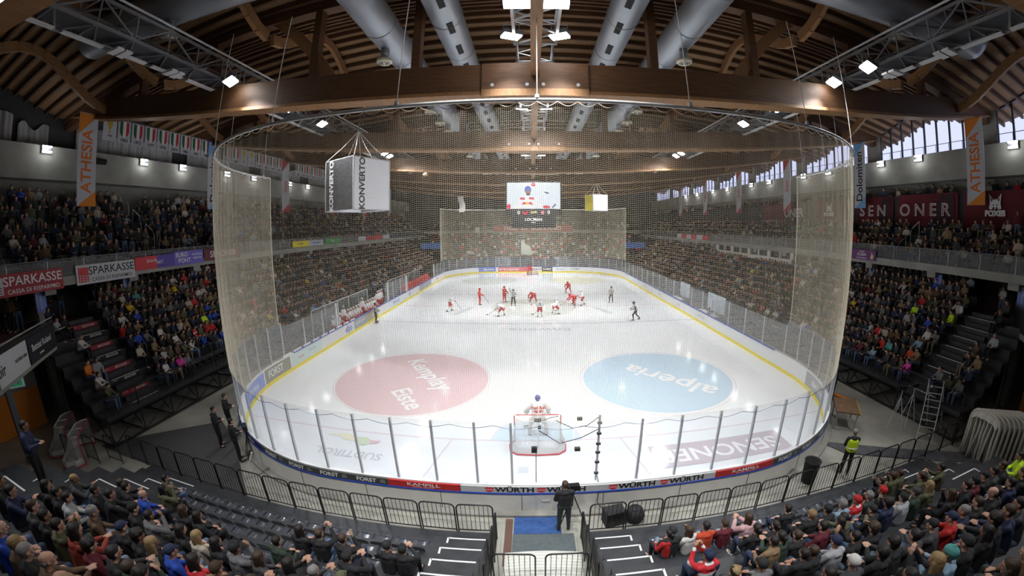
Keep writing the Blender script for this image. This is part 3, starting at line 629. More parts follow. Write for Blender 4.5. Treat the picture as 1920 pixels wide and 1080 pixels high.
# right side windows under the vault ends
frame = mat('window_frame', (.03, .032, .035), .5)
mb = MB()
for k in range(-2, 8):
    yc = Y0 + BAY * k; mb.bb(XR, XR + .3, yc - .75, yc + .75, 14.6, 18.2)
mb.build('trim_4', M['wallconc'], kind='structure')
for k in range(-2, 7):
    ya, yb = Y0 + BAY * k + .75, Y0 + BAY * (k + 1) - .75; w = empty('window_%d' % (k + 3), (0, 0, 0), kind='structure')
    xs = np.linspace(ya, yb, 9); ztop = lambda y: roofz(XR, y) - .28
    mb = MB()
    for a, b in zip(xs[:-1], xs[1:]): mb.add([(XR + .15, a, 14.75), (XR + .15, b, 14.75), (XR + .15, b, ztop(b)), (XR + .15, a, ztop(a))], [(0, 1, 2, 3)])
    mb.build('pane', M['pane'], w)
    mb = MB()
    for a in xs: mb.bb(XR + .08, XR + .22, a - .055, a + .055, 14.6, ztop(a) + .2)
    mb.bb(XR + .05, XR + .25, ya, yb, 14.6, 14.8)
    for a, b in zip(xs[:-1], xs[1:]): mb.bar((XR + .15, a, ztop(a) + .25), (XR + .15, b, ztop(b) + .25), .2, .3, up=(1, 0, 0))
    mb.build('frame', frame, w)
    mb = MB(); mb.tube([(XR - .1, ya, 15.35), (XR - .1, yb, 15.35)], .025, 5)
    for a in xs: mb.bar((XR - .1, a, 14.6), (XR - .1, a, 15.35), .03)
    mb.build('guard_rail', M['steeldark'], w)
# wall lamps (pairs of short LED bars)
lw = MB(); lw.bb(-.06, .06, -.30, .30, .12, .2); lw.bb(-.06, .06, -.30, .30, -.2, -.12); wl = lw.mesh('led_bars', M['ledglow']); lb2 = MB(); lb2.bb(-.10, -.05, -.32, .32, -.25, .25); wb = lb2.mesh('back_plate', M['steeldark'])
wn = {-1: 0, 1: 0}
for sx, ys in ((-1, (2.7, 10.2, 14.1, 19.5, 23.5, 30, 34, 40.5, 45, 51, 56)), (1, (2.45, 9.7, 13.4, 19.8, 23.6, 30, 34, 40.5, 45, 51, 56))):
    for y in ys:
        wn[sx] += 1; x = (XL + 1.4) if sx < 0 else (XR - 1.2)
        t = empty('wall_lamp', (x, y, 14.35), 0 if sx < 0 else PI, 'twin bar LED wall lamp on the %s concrete ledge, %s from the camera' % ('left' if sx < 0 else 'right', ordn(wn[sx])), 'lamp', 'wall lamps')
        nobj('led_bars', wl, t); nobj('back_plate', wb, t)
        l = bpy.data.lights.new('wall_glow', 'POINT'); l.energy = 25; l.shadow_soft_size = .25; o = bpy.data.objects.new('wall_glow', l); o.location = (.35, 0, -.1); o.parent = t; COL.objects.link(o)

# ------------------------------------------------------------ stands
NR = 13                                       # near end rows
def n_seat(k): return -2.4 - .8 * (k - 1), .72 + .48 * (k - 1)      # seat y, z of row k
def side_row(k): return 18.1 + .68 * k, 1.35 + .45 * k              # tread front x, tread z
def up_row(k, left=True): return 24.3 + .8 * k, 6.95 + .56 * k
def far_row(k): return 62.6 + .8 * k, 1.2 + .5 * k
seg = [(-14.6, -1.35), (1.4, 14.8)]
for nm, (xa, xb) in zip(('left', 'right'), seg):
    g = empty('grandstand', (0, 0, 0), 0, 'dark stepped grandstand at the near end, %s of the players gate' % nm, 'grandstand')
    for k in range(1, NR + 1):
        y = -1.6 - .8 * (k - 1); z = .25 + .48 * (k - 1); mb = MB(); mb.bb(xa, xb, y - .8, y, 0 if k < 3 else z - .6, z); mb.build('tread', M['deck'], g)
    mb = MB(); mb.bb(xa, xb, -1.6, -1.22, -.02, .12); mb.build('tread', M['deck'], g)
    stairs = ((-2.45, -1.42), (-12.9, -11.6)) if nm == 'left' else ((1.5, 2.5), (11.9, 13.2))
    for (sa, sb) in stairs:
        for k in range(1, NR + 1):
            y = -1.6 - .8 * (k - 1); z = .25 + .48 * (k - 1); mb = MB()
            mb.bb(sa, sb, y - .04, y + .004, z - .002, z + .006); xe = sa if (nm == 'left') else sb; mb.bb(xe - .025, xe + .025, y - .22, y, z - .002, z + .006); mb.build('white_edge_line', M['white'], g)
            if k <= 5 and nm == 'right' and sa < 3: lettering(str(k), .2, M['yellow'], plane_fn((sb - .1, y - .38, z + .004), (1, 0, 0), (0, 1, 0)), g, .006)
            mb = MB(); mb.bb(sa, sb, y - .42, y - .8, z, z + .24); mb.build('half_step', M['deck'], g)
jb = mat('senoner_red', (.36, .03, .045), .6)
for sx, nm in ((-1, 'left'), (1, 'right')):
    g = empty('bleacher', (0, 0, 0), 0, 'long dark telescopic bleacher along the %s side of the rink' % nm, 'bleacher')
    for k in range(0, 10):
        x, z = side_row(k); ylo = -.9 if k < 8 else 2.6
        mb = MB(); mb.bb(sx * x, sx * (x + .68), ylo, 61, z - .14, z); mb.build('tread', M['deck'], g)
        mb = MB(); mb.bb(sx * (x - .02), sx * x, ylo, 61, z - .45, z); mb.build('riser', M['deck'], g)
    mb = MB(); mb.bb(sx * 17.6, sx * 18.1, -.9, 61, 1.2, 1.35); mb.build('front_deck', M['deck'], g)
    mb = MB(); ys = np.arange(-.9, 61, 1.75)
    for y in ys:
        mb.bar((sx * 17.65, y, 0), (sx * 17.65, y, 2.2), .05); mb.bar((sx * 19.6, y, 0), (sx * 19.6, y, 2.2), .05); mb.bar((sx * 17.65, y, .06), (sx * 22, y, .06), .06); mb.bar((sx * 17.65, y, .1), (sx * 19.6, y, 1.9), .035); mb.bar((sx * 21.6, y, 0), (sx * 21.6, y, 3.6), .05)
    mb.bar((sx * 17.65, -.9, .06), (sx * 17.65, 61, .06), .08); mb.bar((sx * 17.65, -.9, 1.15), (sx * 17.65, 61, 1.15), .08); mb.bar((sx * 17.65, -.9, 2.2), (sx * 17.65, 61, 2.2), .045)
    mb.build('support_frame', M['black'], g)
    mb = MB()
    for i, y in enumerate(ys[:-1]): mb.bar((sx * 17.62, y, .1), (sx * 17.62, y + 1.75, 1.1), .03); mb.bar((sx * 17.62, y + 1.75, .1), (sx * 17.62, y, 1.1), .03)
    for y in np.arange(-.9, 61, .29): mb.bar((sx * 17.65, y, 1.3), (sx * 17.65, y, 2.2), .014)
    mb.build('brace_bars', M['black'], g)
    # stairways with branded or white-edged steps
    for ya, yb in ((.7, 2.3), (13.5, 14.7), (26, 27.2), (38.5, 39.7), (51, 52.2)):
        for k in range(0, 8):
            x, z = side_row(k)
            if sx < 0:
                m_ = jb if k % 2 else M['blackmat']; mb = MB(); mb.bb(sx * (x - .03), sx * (x - .05), ya, yb, z - .22, z - .02); r_ = mb.build('step_sign', m_, g)
                if ya < 15:
                    lettering('SENONER', .17, M['whiteink'], plane_fn((sx * (x - .06), (ya + yb) / 2 + .25, z - .12), (0, 1, 0) if sx < 0 else (0, -1, 0), (0, 0, 1)), r_, 0, .95)
                    mb = MB(); mb.bb(sx * (x - .055), sx * (x - .06), ya + .05, ya + .35, z - .09, z - .075); mb.build('step_line', M['white'], g)
                mb = MB(); mb.bb(sx * (x - .06), sx * (x - .02), ya, yb, z - .012, z + .006); mb.build('edge_line', M['white'] if k % 2 == 0 else jb, g)
            else:
                mb = MB(); mb.bb(sx * (x - .06), sx * (x + .01), ya, yb, z - .012, z + .006); mb.build('edge_line', M['white'], g)
            mb = MB(); mb.bb(sx * (x + .34), sx * (x + .68), ya, yb, z, z + .22); mb.build('half_step', M['deck'], g)
    # lobby landing behind the first stairway
    mb = MB(); mb.bb(sx * 23.5, sx * 30, -9, 2.6, 4.25, 4.5); mb.build('landing', mat('landing_%s' % nm, (.14, .07, .06), .7), g)
    mb = MB(); mb.bb(sx * 27.6, sx * 27.8, -9, 61, 4.2, 6.9); mb.build('back_wall', mat('lobby_wall_%s' % nm, (.16, .12, .10), .85), g)
    for y in (-3, 3.8, 9, 19, 29, 39, 49):
        mb = MB(); mb.bb(sx * 27.55, sx * 27.6, y, y + 1.5, 4.5, 6.6); mb.build('dark_doorway', mat('door_red_%s%d' % (nm, int(y)), (.13, .02, .02), .7), g)
    # upper balcony
    b = empty('balcony', (0, 0, 0), 0, 'concrete balcony with glass parapet along the %s side above the bleacher' % nm, 'balcony')
    mb = MB(); mb.bb(sx * 23.5, sx * 24.3, -12, 76, 6.5, 6.95); mb.build('slab_edge', M['wallconc'], b)
    mb = MB(); mb.bb(sx * 24.3, sx * 30.2, -12, 76, 6.75, 6.9); mb.build('slab', M['wallconc'], b)
    for y in np.arange(-10, 76, 5.17):
        mb = MB(); mb.bb(sx * 23.6, sx * 24.2, y - .3, y + .3, 6.15, 6.5); mb.build('beam_end', M['wallconc'], b)
    for i, y in enumerate(np.arange(-12, 75, 2.05)):
        mb = MB(); mb.bb(sx * 23.56, sx * 23.58, y + .03, y + 2.02, 6.98, 7.78); mb.build('parapet_glass', M['balglass'], b)
    mb = MB(); mb.tube([(sx * 23.57, -12, 7.83), (sx * 23.57, 76, 7.83)], .03, 6)
    for y in np.arange(-12, 76, 2.05): mb.bar((sx * 23.57, y, 6.9), (sx * 23.57, y, 7.83), .035)
    mb.build('parapet_rail', M['steel'], b)
    nr = 7 if sx < 0 else 4
    for k in range(nr):
        x, z = up_row(k); mb = MB(); mb.bb(sx * x, sx * (x + .8), -12, 76, z - .5, z); mb.build('tread', M['deck'], b)
    for y in (-1.5, 8.9, 20, 31, 42, 53):
        for k in range(0, nr, 1):
            if k % 2 == 0:
                x, z = up_row(k); mb = MB(); mb.tube([(sx * (x + .1), y, z), (sx * (x + .1), y, z + .8), (sx * (x + .3), y, z + 1.05), (sx * (x + 1.1), y, z + 1.55), (sx * (x + 1.2), y, z + .5)], .022, 5); mb.build('stair_handrail', M['steel'], b)
    for y in (-.3, 5.0, 10.5, 15.9, 26, 36, 46, 56):        # columns with blue hanging signs
        mb = MB(); mb.bb(sx * 24.3, sx * 24.8, y + .1, y + .6, 0, 6.75); mb.build('column', M['wallconc'], b)
        mb = MB(); mb.bb(sx * 24.0, sx * 24.03, y - .05, y + .5, 5.35, 6.35)
        sg_ = mb.build('hanging_sign', pblue, label='small blue hanging sign on a column under the %s balcony, at %s column' % (nm, ordn(1 + (-.3, 5.0, 10.5, 15.9, 26, 36, 46, 56).index(y))), cat='sign', group='blue column signs')
        lettering('AUTOBUS', .15, M['whiteink'], plane_fn((sx * 23.98, y + .22, 5.85), (0, 0, 1), (0, 1 if sx > 0 else 1, 0) if sx > 0 else (0, -1, 0)), sg_)
# press box on right under balcony
pb = empty('press_box', (0, 0, 0), 0, 'white press box with dark windows under the right balcony', 'press box')
mb = MB(); mb.bb(23.4, 24.0, 19.6, 34.6, 5.5, 5.9); mb.build('front_wall', M['offwhite'], pb)
for i in range(9): mb = MB(); y = 19.6 + 15 * i / 8; mb.bb(23.4, 23.6, y - (.25 if i % 2 == 0 else .08), y + (.25 if i % 2 == 0 else .08), 5.9, 6.5); mb.build('mullion', M['offwhite'], pb)
mb = MB(); mb.bb(23.7, 23.75, 19.6, 34.6, 5.9, 6.5); mb.build('dark_pane', mat('dark_pane', (.05, .06, .07), .15), pb)
# far end stand
g = empty('grandstand', (0, 0, 0), 0, 'steep far end grandstand behind the far goal', 'grandstand')
for k in range(11):
    y, z = far_row(k); mb = MB(); mb.bb(-23.5, 23.5, y, y + .8, z - .5, z); mb.build('tread', M['deck'], g)
mb = MB(); mb.bb(-24, 24, 70.0, 70.6, 7.2, 7.75); mb.build('balcony_edge', mat('pale_band', (.42, .42, .38), .8), g)
mb = MB(); mb.bb(-24, 24, 71, 76.9, 7.3, 7.6); mb.build('upper_deck', M['deck'], g)
# end walls of the corners: orange and grey painted block walls, red door
mb = MB(); mb.bb(-24.4, -24.1, -14, -1.1, 0, 4.3); mb.build('trim_5', M['wallconc'], kind='structure')
mb = MB(); mb.bb(-24.08, -24.05, -5.2, -1.15, 0, 2.0); mb.build('trim_6', M['orange'], kind='structure')
mb = MB(); mb.bb(24.1, 24.4, -14, -1.1, 0, 4.3); mb.build('trim_7', M['wallconc'], kind='structure')
mb = MB(); mb.bb(24.05, 24.08, -6, -1.15, 0, 2.4); mb.build('trim_8', M['orange'], kind='structure')
dr = mat('door_dark_red', (.12, .015, .015), .5)
mb = MB(); mb.bb(-24.06, -23.98, -6.6, -5.3, 0, 2.3); d1 = mb.build('door_1', dr, kind='structure')
mb = MB(); mb.bar((-23.93, -6.4, 1.05), (-23.93, -5.5, 1.05), .06); mb.build('push_bar', M['alu'], d1)
# slanted corner galleries at landing height
def gallery(sx, a, b, bot, nm):
    a, b = Vector((sx * a[0], a[1], 0)), Vector((sx * b[0], b[1], 0)); d = (b - a).normalized(); n = Vector((d.y, -d.x, 0)) * (1 if sx > 0 else -1)
    if n.y > 0: n = -n
    g = empty('corner_gallery', (0, 0, 0), 0, 'slanting concrete gallery at the near %s corner above the passage' % nm, 'gallery')
    mb = MB(); L = (b - a).length
    mb.box((a + b) / 2 + Vector((0, 0, bot + .14)) + n * .15, (L, .3, .28), math.atan2(d.y, d.x)); mb.build('slab_edge', M['wallconc'], g)
    mb = MB(); mb.box((a + b) / 2 + Vector((0, 0, bot + .2)) + n * 2.2, (L, 4, .15), math.atan2(d.y, d.x)); mb.build('slab', M['wallconc'], g)
    mb = MB(); mb.box((a + b) / 2 + Vector((0, 0, bot + .8)), (L, .06, 1.05), math.atan2(d.y, d.x)); mb.build('parapet_panel', M['blackmat'], g)
    mb = MB(); mb.tube([a + Vector((0, 0, bot + 1.42)), b + Vector((0, 0, bot + 1.42))], .035, 6); mb.build('rail', M['steel'], g)
    return a, b, d, g
ga, gb, gd, gg = gallery(-1, (20.9, -.9), (16.5, -5.0), 4.05, 'left')
def gal_sign(t0, t1, m, txts, label):
    L = (gb - ga).length; o = ga + gd * L * t0; w = L * (t1 - t0); nrm = Vector((-gd.y, gd.x, 0)); 
    if nrm.y < 0: nrm = -nrm
    mb = MB(); mb.box(ga + gd * L * (t0 + t1) / 2 + Vector((0, 0, 4.72)) + nrm * .06, (w, .03, 1.0), math.atan2(gd.y, gd.x)); s = mb.build('advert_banner', m, label=label, cat='banner')
    ax = -gd
    for (tx, u, v, size, tm) in txts: lettering(tx, size, tm, plane_fn(ga + gd * L * (t0 + (t1 - t0) * (1 - u)) + Vector((0, 0, 4.22 + v)) + nrm * .085, ax, (0, 0, 1)), s, .004, 1.0)
    return s
gal_sign(.02, .52, mat('banner_charcoal', (.022, .024, .035), .6), [('Battisti Roland', .45, .55, .36, M['whiteink']), ('pavimenti', .4, .22, .12, M['whiteink'])], 'dark Battisti Roland banner on the slanting left corner gallery')
s_ = gal_sign(.54, .97, mat('banner_white', (.62, .65, .68), .6), [('OUT BOX BAR', .75, .5, .16, M['blackink']), ('bir', .12, .5, .55, M['blackink'])], 'white banner with a round badge on the left corner gallery')
gallery(1, (24.0, .2), (16.8, -5.2), 4.05, 'right')
mb = MB(); mb.bb(-20.6, -20.35, -3.7, -3.45, 0, 4.1); mb.build('gallery_post', M['steeldark'], label='dark square steel post under the left corner gallery', cat='post')
mb = MB(); mb.bb(24.2, 24.7, -1.6, -1.1, 0, 4.1); mb.build('gallery_post', M['wallconc'], label='concrete post under the right corner gallery', cat='post')
# ------------------------------------------------------------ people
def lerp(a, b, t): return tuple(a[i] + (b[i] - a[i]) * t for i in range(3))
def sub(a, b): return Vector(a) - Vector(b)
def hand_parts(w, d, up, sgn, curl=.5):            # palm, four unequal fingers and a thumb leaving the side of the palm
    w = Vector(w); d = Vector(d).normalized(); up = Vector(up); sd = d.cross(up).normalized() * sgn; up = sd.cross(d).normalized() * sgn
    P = [('c', w, .026, w + d * .05, .030), ('c', w + d * .04 + sd * .022, .017, w + d * .075 + sd * .027, .015), ('c', w + d * .04 - sd * .022, .017, w + d * .07 - sd * .027, .015)]
    for i, (o, L) in enumerate(((.030, .060), (.010, .074), (-.011, .068), (-.031, .052))):
        a = w + d * .078 + sd * o; b = a + (d * (1 - curl * .4) - up * curl * .6).normalized() * L * .55; c = b + (d * (1 - curl * 1.2) - up * curl).normalized() * L * .5
        P += [('c', a, .0095, b, .009), ('c', b, .009, c, .0075)]
    a = w + d * .02 + sd * .03; b = a + (d * .6 + sd * .7 - up * .2).normalized() * .035; P += [('c', a, .012, b, .0105), ('c', b, .0105, b + (d * .9 + sd * .1 - up * .3).normalized() * .03, .009)]
    return P
def head_parts(hc, fwd, up=(0, 0, 1)):
    hc = Vector(hc); f = Vector(fwd).normalized(); u = Vector(up); s = f.cross(u).normalized(); u = s.cross(f)
    P = [('c', hc + u * .035 - f * .018, .083, hc + u * .03 + f * .02, .078), ('c', hc + f * .012 - u * .02, .070, hc + f * .035 - u * .065, .048), ('c', hc + f * .06 - u * .088, .022, hc + f * .045 - u * .085, .03)]
    P += [('c', hc + f * .092 + u * .012, .009, hc + f * .112 - u * .022, .014), ('c', hc + f * .085 + u * .028 - s * .03, .012, hc + f * .085 + u * .028 + s * .03, .012)]
    for k in (-1, 1): P += [('e', hc + s * k * .082 - f * .005 - u * .008, (.012, .02, .03)), ('e', hc + f * .075 + s * k * .035 - u * .022, (.02, .02, .018))]
    return P
def head_details(hc, fwd, up=(0, 0, 1)):
    hc = Vector(hc); f = Vector(fwd).normalized(); u = Vector(up); s = f.cross(u).normalized(); u = s.cross(f); m = MB()
    for k in (-1, 1):
        c = hc + f * .094 + s * k * .032 + u * .006; n = 8
        m.add([c + (s * math.cos(2 * PI * i / n) * .013 + u * math.sin(2 * PI * i / n) * .007) for i in range(n)] + [c + f * .006], [(i, (i + 1) % n, n) for i in range(n)])
        m.bar(c + u * .02 - s * .016, c + u * .022 + s * .016, .006, .01)
    m.mi = 1; c = hc + f * .096 - u * .052; m.bar(c - s * .021, c + s * .021, .012, .01); return m
class Fig:
    def __init__(s, J, bulk=1.0): s.J = {k: Vector(v) for k, v in J.items()}; s.b = bulk
    def body(s, vox=.012, hands=True, dec=None):
        J = s.J; P = head_parts(J['head'], J['look'])
        P += [('c', J['neck'], .052, J['head'] - Vector((0, 0, .04)), .05), ('c', J['pelvis'], .11, J['chest'], .115), ('c', J['chest'], .12, J['neck'] - Vector((0, 0, .05)), .08), ('c', J['shl'], .05, J['shr'], .05)]
        for q, sg in (('l', -1), ('r', 1)):
            P += [('c', J['sh' + q], .046, J['el' + q], .036), ('c', J['el' + q], .036, J['wr' + q], .024), ('c', J['hip' + q], .08, J['kn' + q], .05), ('c', J['kn' + q], .048, J['an' + q], .032), ('c', J['an' + q], .035, J['to' + q], .03)]
            if hands: P += hand_parts(J['wr' + q], sub(J['wr' + q], J['el' + q]) if ('hd' + q) not in J else J['hd' + q], J.get('hu' + q, Vector((0, 0, 1))), sg)
            else: P += [('e', J['wr' + q] + (J['wr' + q] - J['el' + q]).normalized() * .06, (.04, .04, .04))]
        return blob(P, vox, 2, dec)
    def top(s, vox=.02, puff=1.0, hood=True, dec=None):
        J = s.J; b = s.b * puff; ch = J['chest']; pe = J['pelvis']; f = Vector((0, 1, 0))
        P = [('c', pe + Vector((-.05, 0, .02)), .125 * b, ch + Vector((-.06, 0, 0)), .13 * b), ('c', pe + Vector((.05, 0, .02)), .125 * b, ch + Vector((.06, 0, 0)), .13 * b), ('c', ch, .13 * b, J['neck'] - Vector((0, 0, .06)), .09 * b), ('c', J['shl'], .072 * b, J['shr'], .072 * b)]
        for q in 'lr': P += [('c', J['sh' + q], .072 * b, J['el' + q], .060 * b), ('c', J['el' + q], .060 * b, lerp(J['el' + q], J['wr' + q], .88), .044 * b)]
        if hood: P += [('c', J['neck'] + Vector((-.06, -.05, -.02)), .045, J['neck'] + Vector((.06, -.05, -.02)), .045), ('c', J['neck'] + Vector((-.05, -.1, -.06)), .05, J['neck'] + Vector((.05, -.1, -.06)), .05)]
        return blob(P, vox, 3, dec)
    def bottom(s, vox=.02, b=1.0, dec=None):
        J = s.J; P = [('c', J['hipl'], .115 * b, J['hipr'], .115 * b), ('c', J['pelvis'] + Vector((0, 0, -.02)), .12 * b, J['pelvis'] + Vector((0, 0, .04)), .12 * b)]
        for q in 'lr': P += [('c', J['hip' + q], .098 * b, J['kn' + q], .070 * b), ('c', J['kn' + q], .070 * b, lerp(J['kn' + q], J['an' + q], .93), .050 * b)]
        return blob(P, vox, 2, dec)
    def shoes(s, vox=.014, dec=None):
        J = s.J; P = []
        for q in 'lr': a, t = J['an' + q], J['to' + q]; P += [('c', a + Vector((0, 0, -.0)), .046, a + Vector((0, 0, -.045)), .048), ('c', a + (t - a) * .1 + Vector((0, 0, -.05)), .045, t, .04)]
        return blob(P, vox, 1, dec)
    def hair(s, kind, vox=.012, dec=None):
        J = s.J; hc = J['head']; f = Vector(J['look']).normalized(); u = Vector((0, 0, 1)); sd = f.cross(u).normalized()
        if kind == 'short': P = [('c', hc + u * .05 - f * .03, .092, hc + u * .055 + f * .004, .086), ('c', hc - f * .045, .072, hc - f * .03 - u * .04, .06), ('c', hc + u * .08 + f * .04, .045, hc + u * .09 + f * .0, .06)]
        elif kind == 'long': P = [('c', hc + u * .05 - f * .03, .097, hc + u * .055 + f * .004, .090), ('c', hc - f * .05, .09, hc - f * .08 - u * .22, .075), ('c', hc - f * .02 + sd * .075, .04, hc - f * .04 + sd * .075 - u * .2, .045), ('c', hc - f * .02 - sd * .075, .04, hc - f * .04 - sd * .075 - u * .2, .045), ('c', hc - f * .08 - u * .2, .07, hc - f * .09 - u * .3, .04)]
        elif kind == 'bun': P = [('c', hc + u * .05 - f * .03, .093, hc + u * .055 + f * .004, .087), ('c', hc - f * .04, .075, hc - f * .05 - u * .03, .06), ('e', hc - f * .13 + u * .03, (.045, .045, .045)), ('c', hc - f * .13 + u * .02, .035, hc - f * .13 - u * .14, .025)]
        elif kind == 'curly': P = [('c', hc + u * .06 - f * .03, .105, hc + u * .065 + f * .01, .098)] + [('e', hc + u * .07 + Vector((math.cos(a), math.sin(a), .2 * math.sin(3 * a))) * .085 - f * .015, (.038,) * 3) for a in np.linspace(0, 2 * PI, 9)] + [('c', hc - f * .06, .08, hc - f * .05 - u * .05, .07)]
        elif kind == 'bald': P = [('c', hc - f * .05 + sd * .055, .035, hc - f * .05 - sd * .055, .035), ('c', hc - f * .06 - u * .02, .05, hc - f * .05 - u * .045, .05)]
        elif kind == 'cap': P = [('c', hc + u * .055 - f * .028, .094, hc + u * .06 + f * .006, .09), ('c', hc + f * .10 + u * .045 - sd * .04, .016, hc + f * .10 + u * .045 + sd * .04, .016), ('c', hc + f * .10 + u * .05, .03, hc + f * .135 + u * .035, .022), ('c', hc + f * .12 + u * .04 - sd * .035, .014, hc + f * .12 + u * .04 + sd * .035, .014)]
        elif kind == 'beanie': P = [('c', hc + u * .055 - f * .028, .098, hc + u * .06 + f * .006, .094), ('c', hc - f * .05 - u * .0, .078, hc - f * .045 + u * .05, .09), ('e', hc + u * .155 - f * .02, (.03, .03, .025))]
        elif kind == 'helmet': P = [('c', hc + u * .045 - f * .03, .118, hc + u * .05 + f * .02, .112), ('c', hc - f * .06, .09, hc - f * .05 - u * .04, .07)]
        return blob(P, vox, 2, dec)
def seated_J(pose, tilt=0.0):
    J = dict(pelvis=(0, 0, .13), chest=(0, .02 + tilt, .44), neck=(0, .05 + 1.5 * tilt, .62), head=(0, .09 + 1.8 * tilt, .745), look=(0, 1, -.12), shl=(-.17, .02 + 1.3 * tilt, .54), shr=(.17, .02 + 1.3 * tilt, .54),
             hipl=(-.09, .02, .10), hipr=(.09, .02, .10), knl=(-.13, .46, .14), knr=(.13, .46, .14), anl=(-.13, .44, -.32), anr=(.13, .48, -.32), tol=(-.15, .60, -.385), tor=(.15, .64, -.385))
    if pose == 'lap': J.update(ell=(-.25, .12, .30), elr=(.25, .12, .30), wrl=(-.10, .34, .23), wrr=(.10, .35, .23))
    if pose == 'clasp': J.update(ell=(-.20, .34, .29), elr=(.20, .34, .29), wrl=(-.05, .52, .33), wrr=(.04, .54, .34))
    if pose == 'clap': J.update(ell=(-.24, .22, .34), elr=(.24, .22, .34), wrl=(-.06, .40, .47), wrr=(.05, .41, .48), hdl=(.3, .7, .5), hdr=(-.3, .7, .5))
    if pose == 'cup': J.update(ell=(-.25, .12, .30), elr=(.27, .22, .36), wrl=(-.10, .34, .23), wrr=(.08, .30, .66), hdr=(-.3, -.2, .8))
    if pose == 'phone': J.update(ell=(-.2, .28, .42), elr=(.2, .28, .42), wrl=(-.07, .42, .66), wrr=(.07, .42, .66), hdl=(.2, .1, .9), hdr=(-.2, .1, .9))
    if pose == 'crossleg': J.update(ell=(-.24, .14, .32), elr=(.24, .14, .32), wrl=(-.08, .36, .30), wrr=(.08, .38, .30), knr=(.02, .50, .27), anr=(-.22, .52, .05), tor=(-.34, .62, .02))
    return J
def standing_J(pose):
    J = dict(pelvis=(0, 0, .98), chest=(0, .0, 1.27), neck=(0, .02, 1.48), head=(0, .05, 1.61), look=(0, 1, -.05), shl=(-.18, 0, 1.40), shr=(.18, 0, 1.40), hipl=(-.09, 0, .93), hipr=(.09, 0, .93), knl=(-.12, .03, .50), knr=(.12, .03, .50), anl=(-.13, 0, .09), anr=(.13, 0, .09), tol=(-.15, .15, .045), tor=(.15, .15, .045))
    if pose == 'down': J.update(ell=(-.25, -.02, 1.12), elr=(.25, -.02, 1.12), wrl=(-.24, .08, .88), wrr=(.24, .08, .88))
    if pose == 'front': J.update(ell=(-.24, .05, 1.12), elr=(.24, .05, 1.12), wrl=(-.08, .27, 1.14), wrr=(.08, .28, 1.14))
    if pose == 'face': J.update(ell=(-.24, .05, 1.12), elr=(.22, .16, 1.16), wrl=(-.10, .20, 1.04), wrr=(.05, .20, 1.50), hdr=(-.2, -.1, .9))
    return J
PROTO = {}
def proto(key, J, vox=1.0):
    if key in PROTO: return PROTO[key]
    F = Fig(J); d = dict(F=F); b = F.body(.012 * vox); b.materials.append(M['skin']); d['body'] = b
    for nm, fn, mt in (('top', lambda: F.top(.022 * vox), 'cloth'), ('puffer', lambda: F.top(.022 * vox, 1.16), 'cloth'), ('bottom', lambda: F.bottom(.02 * vox), 'trous'), ('shoes', lambda: F.shoes(.016 * vox), 'shoe')):
        d[nm] = fn(); d[nm].materials.append(M[mt])
    hd = head_details(J['head'], J['look']); d['face'] = hd.mesh('face', [M['eye'], M['lip']])
    for h in ('short', 'long', 'bun', 'curly', 'bald', 'cap', 'beanie'): d[h] = F.hair(h, .014); d[h].materials.append(M['hairm'] if h not in ('cap', 'beanie') else M['cloth'])
    PROTO[key] = d; return d
POSES = ['lap', 'clasp', 'clap', 'cup', 'phone', 'crossleg']
for p in POSES: proto(p, seated_J(p, .04 if p == 'clasp' else 0))
for p in ('down', 'front', 'face'): proto('st_' + p, standing_J(p))
CC = {'black': (.018, .018, .020), 'dark grey': (.055, .055, .06), 'grey': (.16, .16, .17), 'light grey': (.40, .41, .43), 'navy': (.018, .026, .07), 'blue': (.02, .07, .42), 'light blue': (.25, .38, .50), 'dark green': (.03, .048, .033), 'olive': (.10, .10, .05), 'brown': (.11, .065, .035), 'tan': (.26, .17, .09), 'white': (.62, .60, .57), 'cream': (.50, .44, .35), 'red': (.50, .02, .02), 'orange': (.72, .20, .02), 'orange-red': (.55, .06, .02), 'rust red': (.25, .035, .02), 'maroon': (.12, .012, .022), 'pink': (.60, .36, .38), 'hot pink': (.75, .06, .40), 'yellow': (.65, .48, .03), 'teal': (.08, .32, .30), 'red and white': (.55, .05, .05), 'purple': (.12, .04, .2), 'blond': (.30, .20, .09), 'dark hair': (.014, .010, .008), 'brown hair': (.05, .028, .015), 'grey hair': (.22, .21, .20), 'hivis': (.55, .80, .03), 'silver': (.30, .32, .35)}
HC = {'dark': 'dark hair', 'brown': 'brown hair', 'blond': 'blond', 'grey': 'grey hair'}
jersey = mat('red_white_jersey', (.6, .6, .6), .7); nt = jersey.node_tree; _b = nt.nodes['Principled BSDF']; tc = nt.nodes.new('ShaderNodeTexCoord'); sp = nt.nodes.new('ShaderNodeSeparateXYZ'); mth = nt.nodes.new('ShaderNodeMath'); mth.operation = 'FRACT'; mm = nt.nodes.new('ShaderNodeMath'); mm.operation = 'MULTIPLY'; mm.inputs[1].default_value = 4.2; cr = nt.nodes.new('ShaderNodeValToRGB'); cr.color_ramp.interpolation = 'CONSTANT'; cr.color_ramp.elements[0].color = (.55, .02, .03, 1); cr.color_ramp.elements[1].position = .62; cr.color_ramp.elements[1].color = (.7, .7, .7, 1)
nt.links.new(tc.outputs['Object'], sp.inputs[0]); nt.links.new(sp.outputs['Z'], mm.inputs[0]); nt.links.new(mm.outputs[0], mth.inputs[0]); nt.links.new(mth.outputs[0], cr.inputs[0]); nt.links.new(cr.outputs[0], _b.inputs['Base Color'])
HN = {'short': 'short %s hair', 'long': 'long %s hair', 'bun': 'tied-back %s hair', 'curly': 'curly %s hair', 'bald': 'bald head', 'cap': '%s cap', 'beanie': '%s knit hat'}
HAIRNAME = {'dark': 'dark', 'brown': 'brown', 'blond': 'blond', 'grey': 'grey'}
